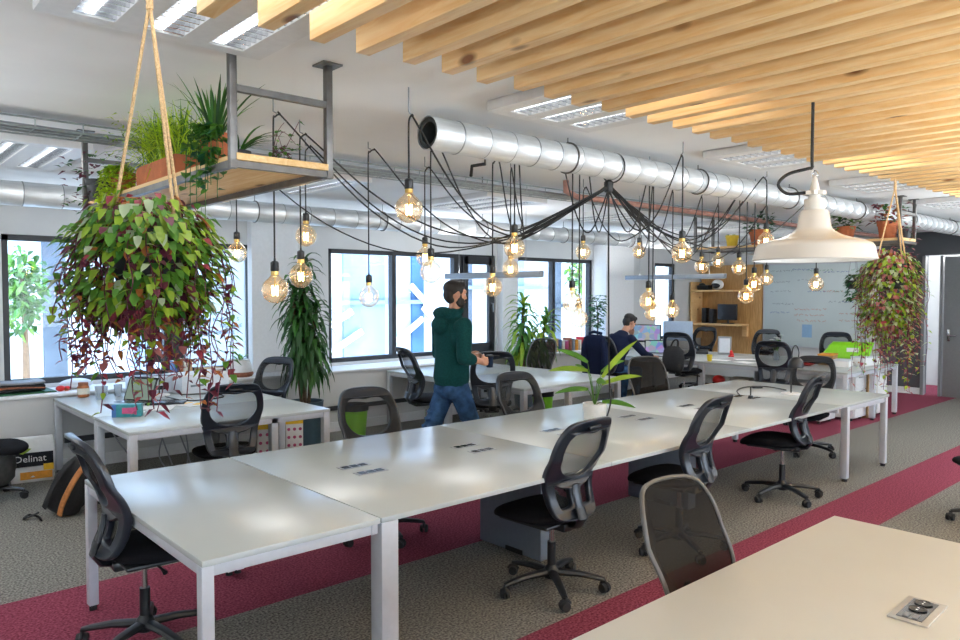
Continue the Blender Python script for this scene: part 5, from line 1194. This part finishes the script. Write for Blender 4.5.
b = MB(); b.loft([[Vector((rx*math.copysign(abs(math.cos(2*PI*k/20))**.6, math.cos(2*PI*k/20)), ry*math.copysign(abs(math.sin(2*PI*k/20))**.6, math.sin(2*PI*k/20)), z)) for k in range(20)] for rx, ry, z in ((.05, .12, 0), (.09, .15, .05), (.10, .16, .2), (.08, .14, .32), (.04, .08, .38))]); b.build('pack_body', 'backpack_black', t, ang=80)
b = MB(); b.tube(smoothpath([(.02, -.06, .36), (.08, -.03, .46), (.08, .03, .46), (.02, .06, .36)], 5), .012, 6); b.build('strap', 'backpack_black', t)

# ------------------------------------------------------------------ people
def V3(*a): return Vector(a)
def ering(c, rx, ry, n=20, tilt=None):
    c = Vector(c); r = [Vector((rx*math.cos(2*PI*k/n), ry*math.sin(2*PI*k/n), 0)) for k in range(n)]
    if tilt: r = [tilt @ q for q in r]
    return [c+q for q in r]
def chain(mb, pts, rad, n=5, seg=14, sx=1., sy=1., up=None):
    """limb: smooth path with interpolated thickness and rounded ends"""
    sm = smoothpath(pts, n); k = len(sm); rs = []
    for i in range(k):
        f = i/(k-1)*(len(rad)-1); j = min(int(f), len(rad)-2); rs.append(lerp(rad[j], rad[j+1], f-j))
    mb.tube(sm, rs, seg, sx=sx, sy=sy, up=up); mb.ball(sm[0], rs[0]*.98, 12); mb.ball(sm[-1], rs[-1]*.98, 12)
def head(mb, c, R3, s=1.):
    """c: centre of the head; R3 turns the local frame (x forward, z up)"""
    def P(x, y, z): return c + R3 @ (Vector((x, y, z))*s)
    def ell(x, y, z, rx, ry, rz): mb.ball(P(x, y, z), (rx*s, ry*s, rz*s), 20, mx=R3)
    ell(-.012, 0, .03, .098, .078, .092); ell(.015, 0, -.02, .078, .068, .095); ell(.045, 0, -.075, .042, .045, .038)
    ell(.072, 0, .035, .03, .055, .022)                                       # brow
    ell(.088, 0, -.012, .022, .013, .028); ell(.098, 0, -.024, .016, .016, .012)   # nose
    ell(.082, 0, -.060, .018, .026, .010)                                     # mouth
    for q in (-1, 1):
        ell(.060, q*.042, -.015, .026, .022, .022); ell(-.005, q*.078, .0, .022, .010, .034); ell(-.002, q*.083, -.006, .016, .008, .026)
def face_bits(parent, c, R3, s=1.):
    for q in (-1, 1):
        b = MB(); b.ball(c + R3 @ (Vector((.081, q*.031, .006))*s), (.008*s, .012*s, .0065*s), 12, mx=R3); e = b.build('eye', 'paper', parent)
        b = MB(); b.ball(c + R3 @ (Vector((.0885, q*.032, .006))*s), (.0035*s, .0062*s, .0058*s), 10, mx=R3); b.build('iris', 'hair', e)
    b = MB(); b.ball(c + R3 @ (Vector((.098, 0, -.061))*s), (.005*s, .022*s, .006*s), 12, mx=R3); b.build('lips', 'book_mix', parent)
def hair_cap(c, R3, s=1., seed=0, low=-.03):
    b = MB(); rg = random.Random(seed)
    def ell(x, y, z, rx, ry, rz): b.ball(c + R3 @ (Vector((x, y, z))*s), (rx*s, ry*s, rz*s), 18, mx=R3)
    ell(-.022, 0, .058, .100, .084, .078); ell(.042, 0, .098, .048, .064, .034); ell(-.066, 0, .0, .048, .070, .070); ell(-.02, 0, .03, .086, .081, .06); ell(-.045, 0, -.045, .045, .058, .04)
    for q in (-1, 1): ell(.022, q*.066, .045, .024, .016, .040)
    return fused(b, .008*s, 2)
def hand(mb, wrist, d, palm_n, curl=.5, s=1., thumb=1, spread=1.):
    """palm with four bent fingers of unequal length and a thumb from the palm's side; d: pointing, palm_n: palm normal"""
    d = d.normalized(); n = (palm_n - palm_n.dot(d)*d).normalized(); w = d.cross(n)*thumb      # w: towards the thumb side
    for q in range(5):
        f = q/4; mb.ball(wrist + d*(.015+.075*f)*s + w*0, (.001, .001, .001), 6)
    for k in (-1.5, -.5, .5, 1.5):
        mb.tube([wrist + w*(k*.010*s), wrist + d*.045*s + w*(k*.0165*s), wrist + d*.088*s + w*(k*.0195*s)], [.016*s, .0155*s, .0115*s], 10)
    for k, L_, dl in ((1.5, .068, -.004), (.5, .078, .004), (-.5, .074, .002), (-1.5, .058, -.008)):
        p = wrist + d*(.088+dl)*s + w*(k*.0195*s); seg_ = [.44, .32, .24]; rr_ = [.0098, .0090, .0082, .0068]; pts = [p]; a = curl*.5
        for i in range(3):
            dirv = d*math.cos(a) + n*math.sin(a) + w*(k*.05*spread); p = p + dirv.normalized()*L_*seg_[i]*s; pts.append(p); a += curl*(.9 if i == 0 else .7)
        mb.tube(pts, [r*s for r in rr_], 10); mb.ball(pts[-1], .0068*s, 8); mb.ball(pts[1], .0093*s, 8); mb.ball(pts[2], .0086*s, 8)
    p0 = wrist + d*.022*s + w*.024*s; p1 = p0 + (d*.62 + w*.62 + n*.25).normalized()*.040*s; p2 = p1 + (d*.85 + w*.25 + n*.5).normalized()*.030*s; p3 = p2 + (d*.9 + n*.55 - w*.05).normalized()*.024*s
    mb.tube([p0, p1, p2, p3], [.0145*s, .0120*s, .0102*s, .0078*s], 10); mb.ball(p3, .0078*s, 8)

# the walking man -------------------------------------------------------------
mx_, my_ = 4.42, 5.33
man = thing('person', 'bearded man in dark green hoodie and blue jeans walking past the long table', 'person', (mx_, my_, 0), R(-6))
b = MB()
b.loft([ering((.0, 0, z), rx, ry) for z, rx, ry in ((.86, .10, .15), (.95, .115, .165), (1.05, .105, .15), (1.2, .105, .155), (1.36, .115, .175), (1.48, .10, .18), (1.54, .07, .12))])
chain(b, [(.0, 0, 1.50), (.01, 0, 1.58), (.025, 0, 1.66)], [.068, .058, .056])
HC = V3(.035, .0, 1.755); HR = Matrix.Rotation(R(-14), 3, 'Z') @ Matrix.Rotation(R(4), 3, 'Y')
head(b, HC, HR, 1.02)
legs = {}
for s_, hip, knee, ank, toe in ((-1, (0, -.09, .90), (.17, -.10, .50), (.20, -.10, .09), (.36, -.11, .035)), (1, (0, .09, .90), (-.17, .11, .50), (-.47, .11, .17), (-.38, .11, .035))):
    chain(b, [hip, tuple(Vector(hip).lerp(Vector(knee), .5)), knee, tuple(Vector(knee).lerp(Vector(ank), .35)), ank], [.088, .078, .056, .052, .038]); chain(b, [ank, toe], [.036, .028]); legs[s_] = (hip, knee, ank, toe)
RS, RE, RW = V3(-.01, -.205, 1.475), V3(-.05, -.265, 1.185), V3(.185, -.20, 1.135)
LS, LE, LW = V3(-.01, .205, 1.475), V3(.02, .265, 1.19), V3(.24, .10, 1.15)
chain(b, [RS, RS.lerp(RE, .5), RE], [.052, .048, .042]); chain(b, [RE, RE.lerp(RW, .4), RW], [.043, .041, .028])
chain(b, [LS, LS.lerp(LE, .5), LE], [.052, .048, .042]); chain(b, [LE, LE.lerp(LW, .4), LW], [.043, .041, .028])
hand(b, RW, V3(1, .28, -.02), V3(.1, .9, -.1), .85, 1.05, 1); hand(b, LW, V3(.9, -.25, -.02), V3(-.2, -.8, -.1), .75, 1.05, -1)
body = meshobj('body', fused(b, .0075, 1), 'skin', man)
hr_ = meshobj('hair', hair_cap(HC, HR, 1.04, 1), 'hair', man)
b = MB()
for (x, y, z, rx, ry, rz) in ((.052, 0, -.082, .046, .056, .034), (.03, .045, -.06, .045, .024, .05), (.03, -.045, -.06, .045, .024, .05), (.083, 0, -.048, .018, .03, .008), (.02, .058, -.025, .022, .017, .045), (.02, -.058, -.025, .022, .017, .045)):
    b.ball(HC + HR @ (Vector((x, y, z))*1.03), (rx*1.03, ry*1.03, rz*1.03), 16, mx=HR)
meshobj('beard', fused(b, .007, 1), 'hair', man); face_bits(man, HC, HR, 1.02)
# hoodie
b = MB()
b.loft([ering((cx_, 0, z), rx, ry, 28) for cx_, z, rx, ry in ((-.01, .925, .140, .182), (-.012, .94, .150, .190), (-.014, .99, .158, .198), (-.008, 1.10, .150, .192), (-.004, 1.22, .146, .196), (0, 1.34, .152, .212), (-.005, 1.43, .145, .218), (-.01, 1.49, .125, .19), (-.008, 1.535, .095, .13), (0, 1.595, .080, .09))])
for A, E_, W_, f in ((RS, RE, RW, .46), (LS, LE, LW, .5)):
    chain(b, [A + V3(0, 0, -.0), A.lerp(E_, .45), E_ + V3(-.005, 0, 0)], [.080, .074, .066]); e2 = E_.lerp(W_, f); chain(b, [E_ + V3(-.005, 0, 0), E_.lerp(W_, f*.5), e2], [.067, .062, .053])
for s_ in (-1, 1): b.ball((-.01, s_*.185, 1.455), (.092, .075, .085), 16); b.ball((-.02, s_*.16, 1.36), (.10, .07, .12), 16)
ct = [V3(.075*math.cos(a)+.005, .088*math.sin(a), 1.602+.012*math.cos(a)) for a in [2*PI*k/16 for k in range(16)]]
b.tube(ct, .026, 10, closed=True)
b.ball((-.105, 0, 1.585), (.085, .125, .062), 18); b.ball((-.145, 0, 1.475), (.055, .115, .085), 18); b.ball((-.05, .085, 1.592), (.06, .04, .042), 14); b.ball((-.05, -.085, 1.592), (.06, .04, .042), 14)
hoodie = meshobj('hoodie', fused(b, .0095, 2), 'hoodie_green', man)
b = MB(); b.loft([ering((-.012, 0, z), rx, ry, 28) for z, rx, ry in ((.915, .138, .180), (.922, .146, .187), (.955, .150, .190), (.96, .142, .184))]); b.build('hem_band', 'hoodie_green', hoodie)
# jeans
b = MB()
b.loft([ering((-.012, 0, z), rx, ry, 28) for z, rx, ry in ((.80, .10, .15), (.86, .135, .180), (.92, .135, .178), (.97, .125, .168))])
b.ball((-.06, -.085, .875), (.085, .085, .095), 18); b.ball((-.06, .085, .875), (.085, .085, .095), 18)
for s_ in (-1, 1):
    hip, knee, ank, toe = legs[s_]; chain(b, [hip, tuple(Vector(hip).lerp(Vector(knee), .5)), knee, tuple(Vector(knee).lerp(Vector(ank), .4)), tuple(Vector(ank)+V3(0, 0, .02))], [.108, .094, .078, .072, .062])
    for k in range(4):
        q = Vector(hip).lerp(Vector(knee), .45+.16*k); b.tube([q+V3(-.085, -.05, .01), q+V3(-.09, 0, -.005), q+V3(-.08, .05, .008)], .012, 8)
jeans = meshobj('jeans', fused(b, .0095, 1), 'denim', man)
for s_ in (-1, 1):
    hip, knee, ank, toe = legs[s_]; b = MB(); chain(b, [tuple(Vector(ank)+V3(-.05, 0, -.045)), tuple(Vector(ank).lerp(Vector(toe), .6)+V3(0, 0, .0)), tuple(Vector(toe)+V3(.02, 0, 0))], [.042, .046, .034]); meshobj('shoe', fused(b, .008, 1), 'shoe', man)
hx = RW + V3(.14, .055, -.01)
t = thing('coffee_cup', 'dark cup held in the walking man\'s hands', 'cup', man.matrix_basis @ hx, 0); b = MB(); b.lathe([(0, -.055), (.030, -.055), (.036, .05), (.032, .05), (.027, -.045), (0, -.045)], seg=22, caps=False); b.build('cup_body', 'denim_dark', t); b = MB(); b.lathe([(.037, .045), (.038, .056), (.03, .062), (0, .06)], seg=22, caps=False); b.build('lid', 'plastic_black', t)

# the seated man ---------------------------------------------------------------
sm_ = thing('person', 'seated dark haired man in a navy sweater working with his hand to his face', 'person', (9.12, 7.12, 0), R(-4))
b = MB(); SP = [V3(.0, 0, .62), V3(.03, 0, .78), V3(.10, 0, .95), V3(.20, 0, 1.10), V3(.26, 0, 1.17)]
tl = Matrix.Rotation(R(28), 3, 'Y')
b.loft([ering((0, 0, .52), .12, .165), ering((.0, 0, .60), .125, .17), ering((.03, 0, .76), .105, .155, tilt=Matrix.Rotation(R(15), 3, 'Y')), ering((.10, 0, .93), .115, .17, tilt=tl), ering((.18, 0, 1.07), .10, .18, tilt=tl), ering((.23, 0, 1.14), .06, .10, tilt=tl)])
HC2 = V3(.375, .0, 1.30); HR2 = Matrix.Rotation(R(-6), 3, 'Z') @ Matrix.Rotation(R(30), 3, 'Y')
chain(b, [V3(.21, 0, 1.10), V3(.27, 0, 1.18), V3(.34, 0, 1.25)], [.065, .055, .053]); head(b, HC2, HR2, 1.02)
SH = {-1: (V3(.19, -.19, 1.06), V3(.42, -.27, .82), V3(.67, -.21, .775)), 1: (V3(.19, .19, 1.06), V3(.52, .22, .82), V3(.50, .07, 1.10))}
LG = {}
for s_ in (-1, 1):
    hip, knee, ank, toe = (.0, s_*.09, .56), (.43, s_*.13, .55), (.38, s_*.13, .10), (.54, s_*.14, .035); LG[s_] = (hip, knee, ank, toe)
    chain(b, [hip, tuple(Vector(hip).lerp(Vector(knee), .5)), knee], [.088, .078, .058]); chain(b, [knee, tuple(Vector(knee).lerp(Vector(ank), .4)), ank], [.056, .052, .038]); chain(b, [ank, toe], [.036, .028])
    A, E_, W_ = SH[s_]; chain(b, [A, A.lerp(E_, .5), E_], [.05, .046, .040]); chain(b, [E_, E_.lerp(W_, .4), W_], [.041, .038, .027])
hand(b, SH[-1][2], V3(1, .1, -.05), V3(0, 0, -1), .35, 1.03, 1); hand(b, SH[1][2], V3(-.15, -.35, 1), V3(-.9, -.2, -.1), .6, 1.03, -1)
meshobj('body', fused(b, .0078, 1), 'skin', sm_); meshobj('hair', hair_cap(HC2, HR2, 1.06, 2), 'hair', sm_); face_bits(sm_, HC2, HR2, 1.02)
b = MB()
b.loft([ering((-.01, 0, .56), .145, .19, 26), ering((-.01, 0, .62), .15, .195, 26), ering((.02, 0, .77), .14, .185, 26, Matrix.Rotation(R(15), 3, 'Y')), ering((.09, 0, .93), .145, .20, 26, tl), ering((.165, 0, 1.06), .13, .205, 26, tl), ering((.215, 0, 1.135), .085, .11, 26, tl), ering((.24, 0, 1.165), .068, .075, 26, tl)])
for s_ in (-1, 1):
    A, E_, W_ = SH[s_]; chain(b, [A, A.lerp(E_, .5), E_], [.075, .066, .058]); chain(b, [E_, E_.lerp(W_, .45), E_.lerp(W_, .9)], [.058, .052, .040])
meshobj('sweater', fused(b, .0095, 2), 'navy_knit', sm_)
b = MB(); b.loft([ering((-.01, 0, .47), .12, .17, 26), ering((-.01, 0, .52), .145, .19, 26), ering((-.01, 0, .60), .14, .185, 26)])
for s_ in (-1, 1):
    hip, knee, ank, toe = LG[s_]; chain(b, [hip, tuple(Vector(hip).lerp(Vector(knee), .5)), knee], [.10, .09, .075]); chain(b, [knee, tuple(Vector(knee).lerp(Vector(ank), .5)), tuple(Vector(ank)+V3(0, 0, .03))], [.073, .066, .056])
meshobj('trousers', fused(b, .0098, 1), 'denim', sm_)
for s_ in (-1, 1):
    hip, knee, ank, toe = LG[s_]; b = MB(); chain(b, [tuple(Vector(ank)+V3(-.05, 0, -.055)), tuple(Vector(ank).lerp(Vector(toe), .6)), tuple(Vector(toe)+V3(.02, 0, 0))], [.042, .046, .034]); meshobj('shoe', fused(b, .008, 1), 'shoe', sm_)

# ------------------------------------------------------------------ light
w = bpy.data.worlds.new('sky'); sc.world = w; w.use_nodes = True
N = w.node_tree.nodes; L = w.node_tree.links; bg = N['Background']
tc = N.new('ShaderNodeTexCoord'); sp = N.new('ShaderNodeSeparateXYZ'); L.new(tc.outputs['Generated'], sp.inputs[0])
mr = N.new('ShaderNodeMapRange'); mr.inputs[1].default_value = -.1; mr.inputs[2].default_value = .8; L.new(sp.outputs[2], mr.inputs[0])
mx = N.new('ShaderNodeMix'); mx.data_type = 'RGBA'; mx.inputs[6].default_value = (.86, .93, 1, 1); mx.inputs[7].default_value = (.42, .64, 1, 1); L.new(mr.outputs[0], mx.inputs[0]); L.new(mx.outputs[2], bg.inputs[0])
bg.inputs[1].default_value = 6.0
for x_, y_, e_ in ((-1.4, -1.6, 90), (2.6, -1.4, 90), (5.2, .1, 75), (7.5, -1.6, 80), (-1.5, 5.2, 75), (9.6, .9, 70), (12.6, .8, 50)):      # unseen fill lamps added to brighten ceiling and slats
    ul = bpy.data.lights.new('ceiling_fill', 'AREA'); ul.size = .5; ul.energy = e_; ul.color = (.90, .97, 1); uo = bpy.data.objects.new('ceiling_fill', ul); C.objects.link(uo); uo.location = (x_, y_, 1.75); uo.rotation_euler = (PI, 0, 0)
pl = bpy.data.lights.new('corridor_lamp', 'POINT'); pl.energy = 30; pl.shadow_soft_size = .1; po = bpy.data.objects.new('corridor_lamp', pl); C.objects.link(po); po.location = (15.1, 3.9, 2.5)
sc.view_settings.view_transform = 'Standard'; sc.view_settings.look = 'None'; sc.view_settings.exposure = 0.84; sc.view_settings.gamma = 0.98
sc.cycles.use_denoising = True
sc.cycles.max_bounces = 8; sc.cycles.transparent_max_bounces = 24; sc.cycles.sample_clamp_indirect = 4.0; sc.cycles.caustics_reflective = False; sc.cycles.caustics_refractive = False
